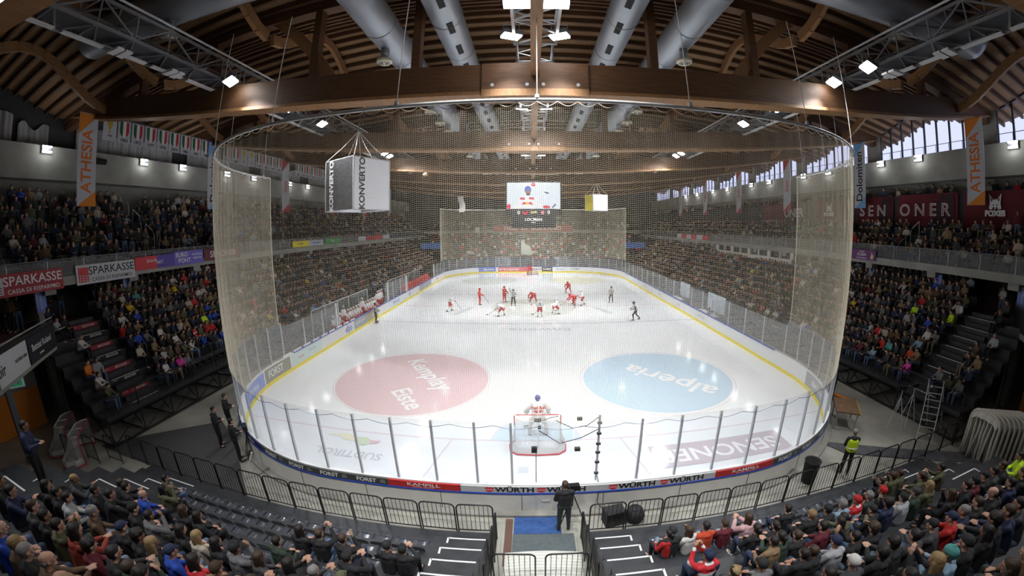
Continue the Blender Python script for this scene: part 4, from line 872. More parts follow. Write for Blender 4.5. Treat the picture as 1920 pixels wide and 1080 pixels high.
def person(key, loc, rz, coat, hk, hcol, label, group, garment='jacket', trou=None, sc=1.0, headturn=None):
    d = PROTO[key]; o = nobj('person', d['body']); o.location = loc; o.rotation_euler = (0, 0, rz); o.scale = (sc, sc, sc); tag(o, label, 'person', group)
    j = nobj('hoodie' if garment == 'hoodie' else garment, d['puffer' if garment == 'puffer_jacket' else 'top'], o); j.color = (*CC[coat], 1)
    if coat == 'red and white': j.material_slots[0].link = 'OBJECT'; j.material_slots[0].material = jersey
    t = nobj('trousers', d['bottom'], o); t.color = (*(trou or random.choice([(.03, .045, .09), (.10, .16, .27), (.015, .015, .018), (.015, .015, .018), (.02, .02, .03), (.18, .24, .33), (.05, .05, .05)])), 1)
    nobj('shoes', d['shoes'], o); nobj('face_details', d['face'], o)
    h = nobj('hair' if hk not in ('cap', 'beanie') else ('cap' if hk == 'cap' else 'knit_hat'), d[hk], o); h.color = (*(CC[HC[hcol]] if hcol in HC else CC[hcol]), 1)
    return o
def hairtxt(hk, hc): return HN[hk] % hc if '%s' in HN[hk] else HN[hk]
USED = set()
# near stands: (zoom origin, scale, [(x, y, coat, garment, hair kind, hair colour, pose)])
NEAR = [((0, 840), 4.5, [(50, 200, 'black', 0, 'short', 'dark', 'lap'), (35, 380, 'navy', 1, 'short', 'dark', 'clap'), (15, 510, 'black', 0, 'short', 'brown', 'lap'), (90, 640, 'blue', 0, 'bald', 'brown', 'lap'), (175, 840, 'black', 0, 'short', 'grey', 'lap'), (265, 940, 'brown', 0, 'bald', 'grey', 'clasp'), (400, 1050, 'dark grey', 0, 'bald', 'grey', 'lap'), (330, 895, 'olive', 0, 'cap', 'tan', 'lap'), (375, 290, 'black', 0, 'long', 'dark', 'lap'), (430, 370, 'black', 0, 'short', 'dark', 'lap'), (365, 440, 'dark grey', 0, 'short', 'brown', 'lap'), (392, 530, 'black', 0, 'short', 'dark', 'clap'), (410, 640, 'olive', 0, 'short', 'dark', 'phone'), (480, 745, 'rust red', 0, 'long', 'dark', 'clasp'), (555, 275, 'dark grey', 0, 'short', 'blond', 'clap'), (548, 395, 'light grey', 2, 'short', 'dark', 'lap'), (735, 340, 'black', 0, 'short', 'dark', 'lap'), (838, 395, 'black', 0, 'short', 'dark', 'clasp'), (935, 290, 'black', 0, 'short', 'brown', 'clasp'), (990, 250, 'black', 0, 'short', 'dark', 'lap'), (700, 560, 'brown', 0, 'beanie', 'grey', 'lap'), (845, 700, 'maroon', 0, 'curly', 'dark', 'lap'), (1030, 600, 'black', 0, 'cap', 'navy', 'lap'), (1000, 760, 'black', 0, 'curly', 'dark', 'lap'), (880, 970, 'black', 0, 'short', 'dark', 'clasp'), (1100, 990, 'dark green', 0, 'short', 'brown', 'lap'), (270, 800, 'brown', 0, 'short', 'blond', 'lap'), (620, 900, 'black', 0, 'short', 'dark', 'lap'), (180, 700, 'black', 0, 'short', 'brown', 'lap'), (700, 1000, 'navy', 0, 'short', 'dark', 'lap')]),
 ((240, 840), 4.5, [(258, 245, 'olive', 0, 'short', 'dark', 'lap'), (335, 310, 'olive', 0, 'long', 'dark', 'cup'), (135, 330, 'blue', 0, 'bald', 'grey', 'lap'), (78, 440, 'black', 1, 'beanie', 'black', 'lap'), (225, 500, 'grey', 1, 'short', 'dark', 'cup'), (430, 490, 'black', 0, 'long', 'brown', 'lap'), (510, 520, 'black', 0, 'long', 'dark', 'lap'), (405, 620, 'black', 0, 'long', 'dark', 'lap'), (520, 640, 'cream', 1, 'long', 'blond', 'lap'), (95, 655, 'black', 0, 'long', 'blond', 'lap'), (240, 700, 'blue', 0, 'cap', 'navy', 'lap'), (655, 690, 'black', 0, 'long', 'dark', 'lap'), (765, 775, 'grey', 1, 'beanie', 'black', 'cup'), (985, 780, 'dark grey', 0, 'long', 'brown', 'lap'), (470, 770, 'red and white', 0, 'long', 'dark', 'lap'), (40, 850, 'dark green', 0, 'curly', 'dark', 'cup'), (310, 960, 'black', 0, 'short', 'dark', 'lap'), (475, 1015, 'tan', 0, 'cap', 'brown', 'lap'), (1060, 1000, 'grey', 0, 'short', 'brown', 'clap'), (30, 970, 'olive', 0, 'short', 'brown', 'cup'), (640, 950, 'black', 0, 'short', 'dark', 'lap'), (820, 960, 'black', 0, 'short', 'dark', 'lap')]),
 ((480, 900), 6.0, [(455, 490, 'black', 0, 'long', 'dark', 'lap'), (640, 570, 'black', 1, 'short', 'brown', 'phone'), (930, 650, 'black', 0, 'short', 'brown', 'cup'), (210, 720, 'dark green', 0, 'short', 'dark', 'lap'), (335, 850, 'black', 0, 'long', 'dark', 'clap'), (570, 890, 'dark grey', 2, 'short', 'grey', 'clap'), (1110, 800, 'black', 0, 'beanie', 'black', 'clap'), (1410, 735, 'black', 1, 'cap', 'black', 'lap'), (1670, 785, 'black', 1, 'beanie', 'black', 'clap'), (30, 980, 'dark grey', 0, 'short', 'brown', 'clap'), (825, 1065, 'dark grey', 0, 'cap', 'olive', 'lap')]),
 ((1180, 900), 6.0, [(245, 590, 'black', 0, 'cap', 'black', 'lap'), (360, 605, 'red', 0, 'bun', 'dark', 'lap'), (535, 555, 'white', 1, 'long', 'brown', 'cup'), (650, 595, 'orange-red', 2, 'short', 'dark', 'lap'), (845, 545, 'maroon', 0, 'cap', 'brown', 'lap'), (1270, 485, 'pink', 3, 'long', 'brown', 'clap'), (1475, 545, 'black', 0, 'bun', 'dark', 'lap'), (820, 785, 'navy', 0, 'short', 'brown', 'lap'), (520, 925, 'red and white', 0, 'beanie', 'navy', 'phone'), (1090, 975, 'black', 0, 'short', 'dark', 'lap'), (1415, 905, 'grey', 0, 'cap', 'black', 'lap'), (1330, 1075, 'cream', 0, 'short', 'blond', 'lap')]),
 ((1420, 860), 4.908, [(165, 555, 'black', 0, 'bun', 'dark', 'lap'), (335, 475, 'black', 0, 'short', 'dark', 'lap'), (505, 485, 'black', 0, 'beanie', 'tan', 'lap'), (590, 535, 'maroon', 0, 'short', 'dark', 'lap'), (675, 485, 'black', 0, 'beanie', 'black', 'lap'), (765, 430, 'light blue', 0, 'beanie', 'grey', 'lap'), (940, 395, 'red and white', 0, 'beanie', 'red', 'lap'), (985, 365, 'dark green', 0, 'beanie', 'grey', 'lap'), (1070, 275, 'black', 0, 'beanie', 'red', 'lap'), (1120, 190, 'black', 0, 'short', 'brown', 'cup'), (1225, 150, 'olive', 0, 'curly', 'brown', 'cup'), (770, 535, 'black', 0, 'long', 'dark', 'lap'), (855, 615, 'black', 0, 'short', 'dark', 'phone'), (1080, 475, 'black', 0, 'cap', 'black', 'lap'), (1230, 445, 'navy', 0, 'curly', 'dark', 'cup'), (1005, 595, 'black', 0, 'curly', 'brown', 'cup'), (270, 665, 'dark green', 0, 'bun', 'dark', 'clasp'), (310, 745, 'black', 0, 'short', 'brown', 'lap'), (425, 615, 'tan', 0, 'short', 'dark', 'lap'), (590, 640, 'olive', 0, 'short', 'dark', 'clasp'), (490, 745, 'black', 0, 'short', 'brown', 'lap'), (685, 695, 'light grey', 1, 'cap', 'navy', 'lap'), (1205, 725, 'black', 0, 'curly', 'dark', 'clasp'), (800, 815, 'black', 0, 'short', 'dark', 'lap'), (405, 965, 'black', 0, 'short', 'grey', 'lap'), (660, 925, 'black', 0, 'short', 'dark', 'lap'), (970, 1030, 'dark grey', 0, 'cap', 'white', 'lap'), (170, 1060, 'brown', 0, 'short', 'brown', 'lap')]),
 ((1660, 820), 4.154, [(30, 290, 'olive', 0, 'short', 'brown', 'lap'), (280, 280, 'olive', 0, 'bun', 'brown', 'lap'), (350, 350, 'olive', 0, 'long', 'blond', 'lap'), (470, 380, 'black', 0, 'long', 'brown', 'cup'), (470, 230, 'olive', 0, 'short', 'dark', 'clap'), (665, 285, 'maroon', 0, 'beanie', 'black', 'lap'), (725, 240, 'black', 0, 'cap', 'black', 'lap'), (645, 450, 'black', 0, 'short', 'brown', 'lap'), (770, 350, 'black', 1, 'short', 'dark', 'lap'), (870, 390, 'black', 0, 'bald', 'dark', 'lap'), (905, 210, 'black', 0, 'short', 'brown', 'lap'), (915, 275, 'dark grey', 0, 'short', 'dark', 'lap'), (1030, 115, 'hivis', 4, 'short', 'dark', 'lap'), (150, 435, 'light grey', 3, 'beanie', 'black', 'lap'), (220, 405, 'dark green', 3, 'beanie', 'dark grey', 'lap'), (50, 545, 'navy', 0, 'short', 'dark', 'cup'), (370, 585, 'dark grey', 0, 'cap', 'black', 'clasp'), (560, 530, 'navy', 0, 'short', 'grey', 'lap'), (645, 645, 'red', 0, 'cap', 'navy', 'clap'), (740, 615, 'black', 1, 'long', 'dark', 'lap'), (840, 530, 'black', 0, 'beanie', 'black', 'lap'), (130, 725, 'dark grey', 0, 'short', 'dark', 'lap'), (30, 765, 'black', 0, 'curly', 'dark', 'lap'), (500, 745, 'black', 0, 'cap', 'black', 'lap'), (480, 825, 'light blue', 0, 'beanie', 'teal', 'clap'), (145, 890, 'grey', 0, 'short', 'dark', 'lap'), (950, 725, 'black', 0, 'curly', 'dark', 'clasp'), (1040, 835, 'brown', 0, 'short', 'brown', 'lap'), (785, 890, 'black', 0, 'long', 'brown', 'lap'), (665, 945, 'black', 0, 'long', 'blond', 'phone'), (940, 560, 'navy', 0, 'short', 'brown', 'clasp'), (1050, 560, 'dark grey', 0, 'short', 'dark', 'clasp'), (1020, 400, 'navy', 0, 'short', 'dark', 'lap'), (1050, 250, 'black', 0, 'short', 'brown', 'lap'), (330, 1030, 'dark grey', 0, 'short', 'dark', 'lap')])]
GARM = ['jacket', 'hoodie', 't_shirt', 'puffer_jacket', 'hi_vis_vest']
occ = set(); npers = 0; CUPS = []
def near_place(u, v):          # meet the viewing direction with the sloping plane of seated heads, snap to a row
    d = ray(u, v); best = None
    for k in range(1, NR + 1):
        ys, zs = n_seat(k); t = (zs + .72 - CO.z) / d.z
        if t <= 0: continue
        p = CO + d * t; e = abs(p.y - (ys + .05))
        if best is None or e < best[0]: best = (e, k, p.x)
    return best
for (ox, oy), sc, L in NEAR:
    for (x, y, coat, g, hk, hc, pose) in L:
        u, v = ox + x / sc, oy + y / sc; b = near_place(u, v)
        if b is None: continue
        _, k, X = b; c = round(X / .5)
        for dc in (0, 1, -1, 2, -2):
            if (k, c + dc) not in occ: c += dc; break
        else: continue
        xx = c * .5 + (X - c * .5) * .3
        if -2.6 < xx < 2.8: xx = -2.7 if xx < 0 else 2.95
        occ.add((k, c)); ys, zs = n_seat(k); npers += 1
        side = 'left' if xx < 0 else 'right'; n = max(1, int((abs(xx) - 2.45) / .5) + 1)
        gar = GARM[g]; gt = {'jacket': 'jacket', 'hoodie': 'hooded top', 't_shirt': 'T-shirt', 'puffer_jacket': 'padded jacket', 'hi_vis_vest': 'hi-vis vest'}[gar]; ct = {'hivis': 'yellow'}.get(coat, coat)
        lab = 'person in %s %s, %s, %s row, %s seat %s of gate' % (ct, gt, hairtxt(hk, HAIRNAME.get(hc, hc)), ordn(k), ordn(n), side)
        lab = lab if len(lab.split()) <= 16 else lab.replace(' of gate', '')
        rot = math.atan2(-(0 - xx), 28 - ys) * -1.0; rz = math.atan2(xx, 30) * 1.0 + random.uniform(-.2, .2)
        rz = -math.atan2(0 - xx, 24) * .9 + random.uniform(-.22, .22)
        if pose == 'cup' and g == 0 and len(CUPS) < 7: CUPS.append((xx, ys - .05, zs - .08, rz, ct, hairtxt(hk, HAIRNAME.get(hc, hc)), ordn(k), side))
        person(pose, (xx, ys - .05, zs - .08), rz, coat, hk, hc, lab, 'spectators in the near stands', gar, sc=random.uniform(.97, 1.04))
NEAR_COUNT = npers

cupm = seethrough('clear_plastic', (.8, .75, .55), .35, .08)
for (x, y, z, rz, ct, ht, rw, sd_) in CUPS:
    p = Vector((x, y, z)) + Matrix.Rotation(rz, 3, 'Z') @ Vector((.05, .335, .745)); mb = MB(); mb.lathe([(0, -.06), (.030, -.06), (.040, .06), (.042, .065)], p, 14)
    mb.build('plastic_cup', cupm, smooth=True, label='plastic cup held by person in %s with %s, %s row %s' % (ct, ht, rw, sd_), cat='cup', group='cups in the near stands')
# ------------------------------------------------------------ mid distance and far spectators
def combo(key, top='top', hk='short', dec=.12):
    d = PROTO[key]; F = d['F']; out = []
    for i, fn in enumerate((lambda: F.body(.02, False), lambda: F.top(.03), lambda: F.bottom(.03), lambda: F.shoes(.025), lambda: F.hair(hk, .02))):
        out.append((i, fn()))
    return out
def merged(parts, ratio, name):
    bm = bmesh.new()
    for i, me in parts:
        n0 = len(bm.faces); bm.from_mesh(me); bm.faces.ensure_lookup_table()
        for f in bm.faces[n0:]: f.material_index = i; f.smooth = True
    me = bpy.data.meshes.new(name); bm.to_mesh(me); bm.free()
    o = bpy.data.objects.new(name, me); COL.objects.link(o); dm = o.modifiers.new('d', 'DECIMATE'); dm.ratio = ratio; out = evalmesh(o); bpy.data.objects.remove(o); return out
MID = []; LOW = []
hm = randcol('hair_mix', [(.014, .010, .008), (.05, .028, .015), (.012, .012, .014), (.20, .13, .06), (.03, .018, .01), (.22, .21, .2), (.02, .015, .012)])
tm = randcol('trouser_mix', [(.012, .012, .014), (.03, .045, .09), (.10, .16, .27), (.02, .02, .03), (.2, .17, .12), (.015, .015, .018), (.05, .06, .09)])
for key, hk in (('lap', 'short'), ('clasp', 'short'), ('clap', 'long'), ('lap', 'beanie'), ('cup', 'short')):
    P = combo(key, hk=hk); m1 = merged(P, .35, 'person_mid')
    for m_ in (M['skin'], M['cloth'], tm, M['shoe'], hm): m1.materials.append(m_)
    MID.append(m1); LOW.append(merged(P, .045, 'person_low'))
for key in ('st_down', 'st_front'):
    P = combo(key); m1 = merged(P, .35, 'person_mid_st')
    for m_ in (M['skin'], M['cloth'], tm, M['shoe'], hm): m1.materials.append(m_)
    MID.append(m1); LOW.append(merged(P, .045, 'person_low_st'))
seats = []      # (x, y, z, rz, standing, stand name, row, seat from aisle)
AIS = ((.7, 2.3), (13.5, 14.7), (26, 27.2), (38.5, 39.7), (51, 52.2))
for sx in (-1, 1):
    nm = 'left' if sx < 0 else 'right'
    for k in range(0, 10):
        x, z = side_row(k); i = 0
        y = -.6
        while y < 60.5:
            y += .49
            if any(a - .1 < y < b + .1 for a, b in AIS) or (k >= 8 and y < 2.9): continue
            if random.random() < (.06 if y > .7 else .4): continue
            if sx < 0 and k == 0 and 5.2 < y < 9: continue
            if sx > 0 and 19 < y < 35 and k > 8: continue
            seats.append((sx * (x + .48), y, z + .40, (math.atan2(sx * 18, 22 - y) if False else sx * PI / 2), False, nm + ' bleacher', k + 1, int(abs(y - 1.5) / .52) + (0 if y > 1.5 else 0), y > 1.5))
    for k in range(7 if sx < 0 else 4):
        x, z = up_row(k)
        y = -7
        while y < 70:
            y += .55
            if any(abs(y - a) < .55 for a in (-1.5, 8.9, 20, 31, 42, 53)): continue
            if random.random() < (.1 if sx < 0 else .16): continue
            st = random.random() < ((.35 if k < 4 else .6) if sx < 0 else (.3 if k == 0 else .1)); seats.append((sx * (x + .45), y, z if st else z + .40, sx * PI / 2, st, nm + ' balcony', k + 1, 99, True))
    for j in range(60):      # people standing in the lobby and on the balcony walk
        y = random.uniform(-7, 60); seats.append((sx * random.uniform(25.2, 27.2), y if j > 14 else random.uniform(-5, 2.2), 5.4 if (j > 14 and y > 2.6) else 4.5, sx * PI / 2 + random.uniform(-.6, .6), True, 'lobby', 0, 99, True))
for j in range(110): seats.append((XR - .6 - random.uniform(0, .3), -3 + j * .62 + random.uniform(-.2, .2), 10.6, PI / 2, True, 'gallery', 0, 99, True)) if random.random() < .75 else None
for k in range(11):
    y, z = far_row(k); x = -22
    while x < 22:
        x += .48
        if random.random() > .06: seats.append((x, y + .45, z, PI, True, 'far', k + 1, 99, True))
for k in range(2):
    for x in np.arange(-22, 22, .55):
        if random.random() < .8: seats.append((x, 71.5 + k * .9, 7.6 + .4 * k, PI, True, 'far up', k, 99, True))
# gallery floor, and dark sheet added behind the right red drapes to darken gaps
mb = MB(); mb.bb(28.3, XR, -12, 76, 10.4, 10.6); mb.build('trim_9', M['wallconc'], kind='structure')
mb = MB(); mb.bb(28.2, 28.28, -12, 76, 9.0, 11.6); mb.build('trim_10', darkw, kind='structure')
# accents seen in the photo: (u, v, colour)
ACC = [(167, 675, 'orange'), (338, 683, 'hot pink'), (313, 680, 'white'), (355, 650, 'white'), (368, 622, 'red and white'), (387, 612, 'red and white'), (413, 627, 'blue'), (257, 553, 'teal'), (238, 570, 'yellow'), (182, 697, 'white'), (123, 650, 'white'), (110, 605, 'light grey'), (383, 535, 'red'), (345, 527, 'red'), (322, 533, 'yellow'), (276, 641, 'tan'), (350, 607, 'tan'), (300, 655, 'white'), (395, 597, 'blue'), (405, 590, 'blue'), (385, 600, 'hivis'), (1608, 560, 'yellow'), (1655, 615, 'red'), (1653, 643, 'red'), (1735, 560, 'red'), (1725, 635, 'light blue'), (1817, 580, 'white'), (1713, 650, 'orange-red'), (1706, 675, 'hot pink'), (1603, 545, 'white'), (1719, 680, 'tan'), (1872, 663, 'light grey'), (1743, 598, 'blue'), (1698, 442, 'white'), (1722, 443, 'white'), (1777, 432, 'white'), (1668, 638, 'teal'), (1612, 657, 'maroon'), (1632, 665, 'light blue'), (1637, 605, 'light grey'), (1790, 594, 'hivis'), (1712, 577, 'hivis'), (570, 520, 'yellow'), (642, 490, 'yellow'), (632, 530, 'red'), (655, 520, 'red'), (677, 530, 'red'), (1365, 530, 'red'), (1410, 510, 'hivis'), (1417, 550, 'red'), (1427, 580, 'red and white'), (505, 592, 'yellow'), (527, 580, 'red'), (467, 586, 'white'), (1440, 590, 'white'), (1460, 590, 'white')]
pr = [proj((s[0], s[1], s[2] + (.45 if not s[4] else 1.25))) for s in seats]
accent = {}
for u, v, c in ACC:
    i = min((i for i in range(len(seats)) if i not in accent), key=lambda i: (pr[i][0] - u) ** 2 + (pr[i][1] - v) ** 2); accent[i] = c
BASEC = ['black'] * 26 + ['dark grey'] * 12 + ['navy'] * 9 + ['grey'] * 3 + ['dark green'] * 5 + ['brown'] * 6 + ['olive'] * 5 + ['maroon'] * 2 + ['tan'] * 3 + ['light grey'] + ['white'] * 2 + ['cream'] * 2 + ['silver'] + ['blue'] + ['red'] + ['light blue']
order = sorted((i for i in range(len(seats)) if -30 < pr[i][0] < 1950 and -20 < pr[i][1] < 1100 and (pr[i][0] < 398 or pr[i][0] > 1604) and seats[i][5].endswith('bleacher')), key=lambda i: (Vector(seats[i][:3]) - CO).length)
order += sorted((i for i in range(len(seats)) if seats[i][5] == 'lobby' and seats[i][1] < 3 and (0 < pr[i][0] < 398 or 1604 < pr[i][0] < 1920)), key=lambda i: (Vector(seats[i][:3]) - CO).length)[:10]
N_MID = max(0, 300 - NEAR_COUNT - 62)
midset = set(order[:N_MID]); seen_lab = {}
for i in midset:
    x, y, z, rz, st, nm, row, n, back = seats[i]
    col = accent.get(i) or random.choice(BASEC); me = MID[random.randrange(5, 7) if st else random.randrange(0, 5)]
    o = nobj('person', me); o.location = (x, y, z - (.10 if not st else 0)); o.rotation_euler = (0, 0, rz + random.uniform(-.35, .35) + (-.3 if rz > 0 else .3)); s_ = random.uniform(.95, 1.05); o.scale = (s_,) * 3; o.color = (*CC[col], 1)
    if col == 'red and white': o.material_slots[1].link = 'OBJECT'; o.material_slots[1].material = jersey
    ct = {'hivis': 'yellow'}.get(col, col)
    if nm == 'lobby': lab = 'person in %s standing in the %s lobby, %s away from camera' % (ct, 'left' if x < 0 else 'right', ordn(1 + sum(1 for q in order if q in midset and seats[q][5] == 'lobby' and seats[q][0] * x > 0 and (Vector(seats[q][:3]) - CO).length < (Vector(seats[i][:3]) - CO).length)))
    else: lab = 'person in %s top, %s row of %s, %s seat %s near stairway' % (ct, ordn(row), nm, ordn(max(1, n - 1)), 'beyond' if back else 'before')
    tag(o, lab, 'person', 'spectators on the side bleachers')
# everyone else: one uncountable crowd
lowdat = []
for me in LOW:
    v = np.empty(len(me.vertices) * 3); me.vertices.foreach_get('co', v); v = v.reshape(-1, 3)
    me.calc_loop_triangles(); t = np.empty(len(me.loop_triangles) * 3, int); me.loop_triangles.foreach_get('vertices', t); t = t.reshape(-1, 3); mi = np.empty(len(me.loop_triangles), int); me.loop_triangles.foreach_get('material_index', mi); lowdat.append((v, t, mi))
VV = []; TT = []; CL = []; off = 0
SK = [(.52, .30, .21), (.60, .36, .26), (.45, .25, .17)]; HR = [(.014, .010, .008), (.05, .028, .015), (.012, .012, .014), (.20, .13, .06), (.22, .21, .2)]; TR = [(.012, .012, .014), (.03, .045, .09), (.10, .16, .27), (.2, .17, .12)]
for i, (x, y, z, rz, st, nm, row, n, back) in enumerate(seats):
    if i in midset: continue
    if (pr[i][0] < -60 or pr[i][0] > 1980): continue
    v, t, mi = lowdat[random.randrange(5, 7) if st else random.randrange(0, 5)]
    a = rz + random.uniform(-.4, .4); s_ = random.uniform(.93, 1.06); c, s = math.cos(a) * s_, math.sin(a) * s_
    w = np.stack([v[:, 0] * c - v[:, 1] * s + x, v[:, 0] * s + v[:, 1] * c + y, v[:, 2] * s_ + z - (.10 if not st else 0)], 1)
    col = accent.get(i) or random.choice(BASEC if nm != 'far' else BASEC + ['white'] * 4 + ['red'] * 4 + ['grey'] * 8); pal = np.array([random.choice(SK), CC[col], random.choice(TR), (.3, .3, .3), random.choice(HR)])
    VV.append(w); TT.append(t + off); CL.append(pal[mi]); off += len(v)
VV = np.concatenate(VV); TT = np.concatenate(TT); CL = np.concatenate(CL)
me = bpy.data.meshes.new('crowd'); me.vertices.add(len(VV)); me.vertices.foreach_set('co', VV.ravel()); me.loops.add(len(TT) * 3); me.loops.foreach_set('vertex_index', TT.ravel()); me.polygons.add(len(TT)); me.polygons.foreach_set('loop_start', np.arange(0, len(TT) * 3, 3)); me.update()
ca = me.color_attributes.new('col', 'FLOAT_COLOR', 'CORNER'); ca.data.foreach_set('color', np.repeat(np.concatenate([CL, np.ones((len(CL), 1))], 1), 3, axis=0).ravel().astype(np.float32))
cm = mat('crowd_cloth', (.5, .5, .5), .8); at = cm.node_tree.nodes.new('ShaderNodeAttribute'); at.attribute_name = 'col'; cm.node_tree.links.new(at.outputs['Color'], cm.node_tree.nodes['Principled BSDF'].inputs['Base Color']); me.materials.append(cm)
tag(nobj('crowd', me), 'dense crowd of spectators filling the side stands, balconies and far end', 'crowd', kind='stuff')
print('near', NEAR_COUNT, 'mid', len(midset), 'crowd', len(seats), 'tris', len(TT))
# ------------------------------------------------------------ barriers along the near walkway
def barrier_meshes(w=1.0, h=1.1):
    m = MB(); r = .022; c = .14; P = [(-w / 2, 0, .0), (-w / 2, 0, h - c)] + [(-w / 2 + c - c * math.cos(a), 0, h - c + c * math.sin(a)) for a in np.linspace(.3, PI / 2, 4)] + [(w / 2 - c + c * math.sin(a), 0, h - c + c * math.cos(a)) for a in np.linspace(0, PI / 2 - .3, 4)] + [(w / 2, 0, h - c), (w / 2, 0, 0)]
    m.tube(P, r, 7); fr = m.mesh('barrier_frame', M['black'], True); m = MB(); m.bar((-w / 2, 0, .12), (w / 2, 0, .12), .025); ft = m.mesh('bottom_bar', M['black'])
    m = MB(); m.tube([(0, 0, .12), (0, 0, h - .01)], .009, 5); return fr, ft, m.mesh('bar', M['black'])
BF = barrier_meshes()
def barrier(x, y, rz, label, group='near barriers', z=0, sx=1):
    t = empty('crowd_barrier', (x, y, z), rz, label, 'barrier', group); t.scale = (sx, 1, 1)
    nobj('frame', BF[0], t); nobj('bottom_rail', BF[1], t)
    for i in range(7): b = nobj('bar', BF[2], t); b.location = (-.375 + .125 * i, 0, 0)
    return t
for k in range(17): barrier(-1.75 - 1.06 * k, -1.12 - max(0, k - 13) * .45, random.uniform(-.02, .02), 'black tubular crowd barrier, %s to the left of the players gate' % ordn(k + 1))
for k in range(16): barrier(1.92 + 1.065 * k, -1.12, random.uniform(-.02, .02), 'black tubular crowd barrier, %s to the right of the players gate' % ordn(k + 1))
for i, (x, nm) in enumerate(((-1.15, 'left'), (1.18, 'right'))):
    for j, (y, z) in enumerate(((-1.75, 0), (-2.55, .3), (-3.4, .75))): barrier(x, y, PI / 2, 'black barrier along the %s side of the gate passage, %s from the ice' % (nm, ordn(j + 1)), 'passage barriers', z, .85)
barrier(-.60, -2.84, 0, 'black double gate leaf across the passage, left one', 'passage gate', 0); barrier(.64, -2.84, 0, 'black double gate leaf across the passage, right one', 'passage gate', 0)
for x in (-19.9, -20.4): pass
# passage floor, mats, folded ramp
mb = MB(); mb.bb(-.7, .65, -1.12, -.42, -.02, .012); mb.build('door_mat', mat('blue_mat', (.03, .085, .26), .8, noise=.2), label='blue mat in front of the rink door', cat='mat')
mb = MB(); mb.bb(-.72, 1.0, -1.84, -1.13, -.02, .012); mb.build('door_mat', mat('grey_mat', (.10, .12, .125), .85, noise=.15), label='grey rubber mat in the gate passage behind the blue mat', cat='mat')
mb = MB(); mb.bb(-.95, -.74, -2.3, -.5, -.02, .01); mb.build('floor_patch', mat('brown_patch', (.13, .07, .05), .8), label='brown worn strip beside the passage mats', cat='mat')
cb = MB(); cb.grid(lambda u, v: (-.9 + 2.0 * u, -1.88 - 1.6 * v, .0 + .03 * math.sin(v * 95) + .10 * math.sin(PI * u) + .03), 14, 90); cb.build('ribbed_cover', mat('ribbed_white', (.72, .72, .66), .6), smooth=True, label='pale ribbed cover over the tunnel behind the double gate', cat='cover')
mb = MB(); mb.grid(lambda u, v: (11.6 + 6.6 * u + .5 * v, 1.7 - 4.0 * u - 1.2 * v, .015 + .006 * math.sin(u * 9)), 12, 3); mb.build('floor_runner', mat('dark_runner', (.10, .10, .11), .45, noise=.35, nscale=3), label='long dark rubber runner lying on the floor at the right corner', cat='mat')
mb = MB(); mb.add([(-18.6, -1.1, .01), (-9.6, -1.1, .01), (-11.4, .6, .01), (-12.9, 2.0, .01), (-14.6, 3.0, .01), (-17.2, .6, .01)], [(0, 1, 2, 3, 4, 5)]); mb.build('floor_runner', M['mat_dark'], label='dark rubber matting on the floor at the left corner', cat='mat')
# ------------------------------------------------------------ seats
def seat_meshes():
    m = MB()
    def pan(u, v): x = -.22 + .44 * u; y = .20 - .42 * v; return (x, y, .035 * math.sin(PI * v * .9) * -1 + .05 * (2 * abs(u - .5)) ** 3 + .02 - .03 * (1 - v) ** 4)
    m.grid(pan, 10, 10); n = len(m.v)
    m.grid(lambda u, v: (-.22 + .44 * u, -.22 - .05 * v, .06 + .20 * v - .04 * (2 * abs(u - .5)) ** 4 * v), 10, 4)
    m.grid(lambda u, v: tuple(Vector(pan(u, v)) - Vector((0, 0, .025))), 10, 10); m.box((0, .205, -.005), (.42, .02, .05)); m.box((-.215, 0, .02), (.014, .38, .05)); m.box((.215, 0, .02), (.014, .38, .05))
    a = m.mesh('seat_shell', M['seat'], True); m = MB(); m.box((0, -.05, -.10), (.06, .26, .16)); m.box((0, -.16, -.2), (.05, .05, .18)); return a, m.mesh('seat_bracket', M['black'])
SM = seat_meshes()
def seat(x, k, lab):
    y, z = n_seat(k); t = empty('stadium_seat', (x, y + .02, z - .05), random.uniform(-.02, .02), lab, 'seat', 'empty grandstand seats'); nobj('shell', SM[0], t); nobj('bracket', SM[1], t)
for k, xa, xb in ((1, -11.4, -2.6), (2, -10.4, -2.6), (3, -8.9, -2.6), (4, -7.6, -2.6), (1, 3.0, 11.6), (2, 3.0, 8.4), (3, 4.2, 7.6)):
    lo, hi = sorted((xa, xb))
    for c in range(int(math.ceil(lo / .5)), int(math.floor(hi / .5)) + 1):
        if (k, c) in occ or (k == 4 and random.random() < .6): continue
        n = max(1, int((abs(c * .5) - 2.45) / .5) + 1); seat(c * .5, k, 'empty dark plastic seat, %s row, %s seat %s of the gate stairs' % (ordn(k), ordn(n), 'left' if c < 0 else 'right'))
for sx in (-1,):
    for j in range(7):
        x, z = side_row(0); t = empty('stadium_seat', (sx * (x + .45), 5.4 + j * .52, z + .36), PI / 2, 'empty dark seat in the front row of the left bleacher, %s from stairway' % ordn(j + 1), 'seat', 'empty bleacher seats'); nobj('shell', SM[0], t); nobj('bracket', SM[1], t)
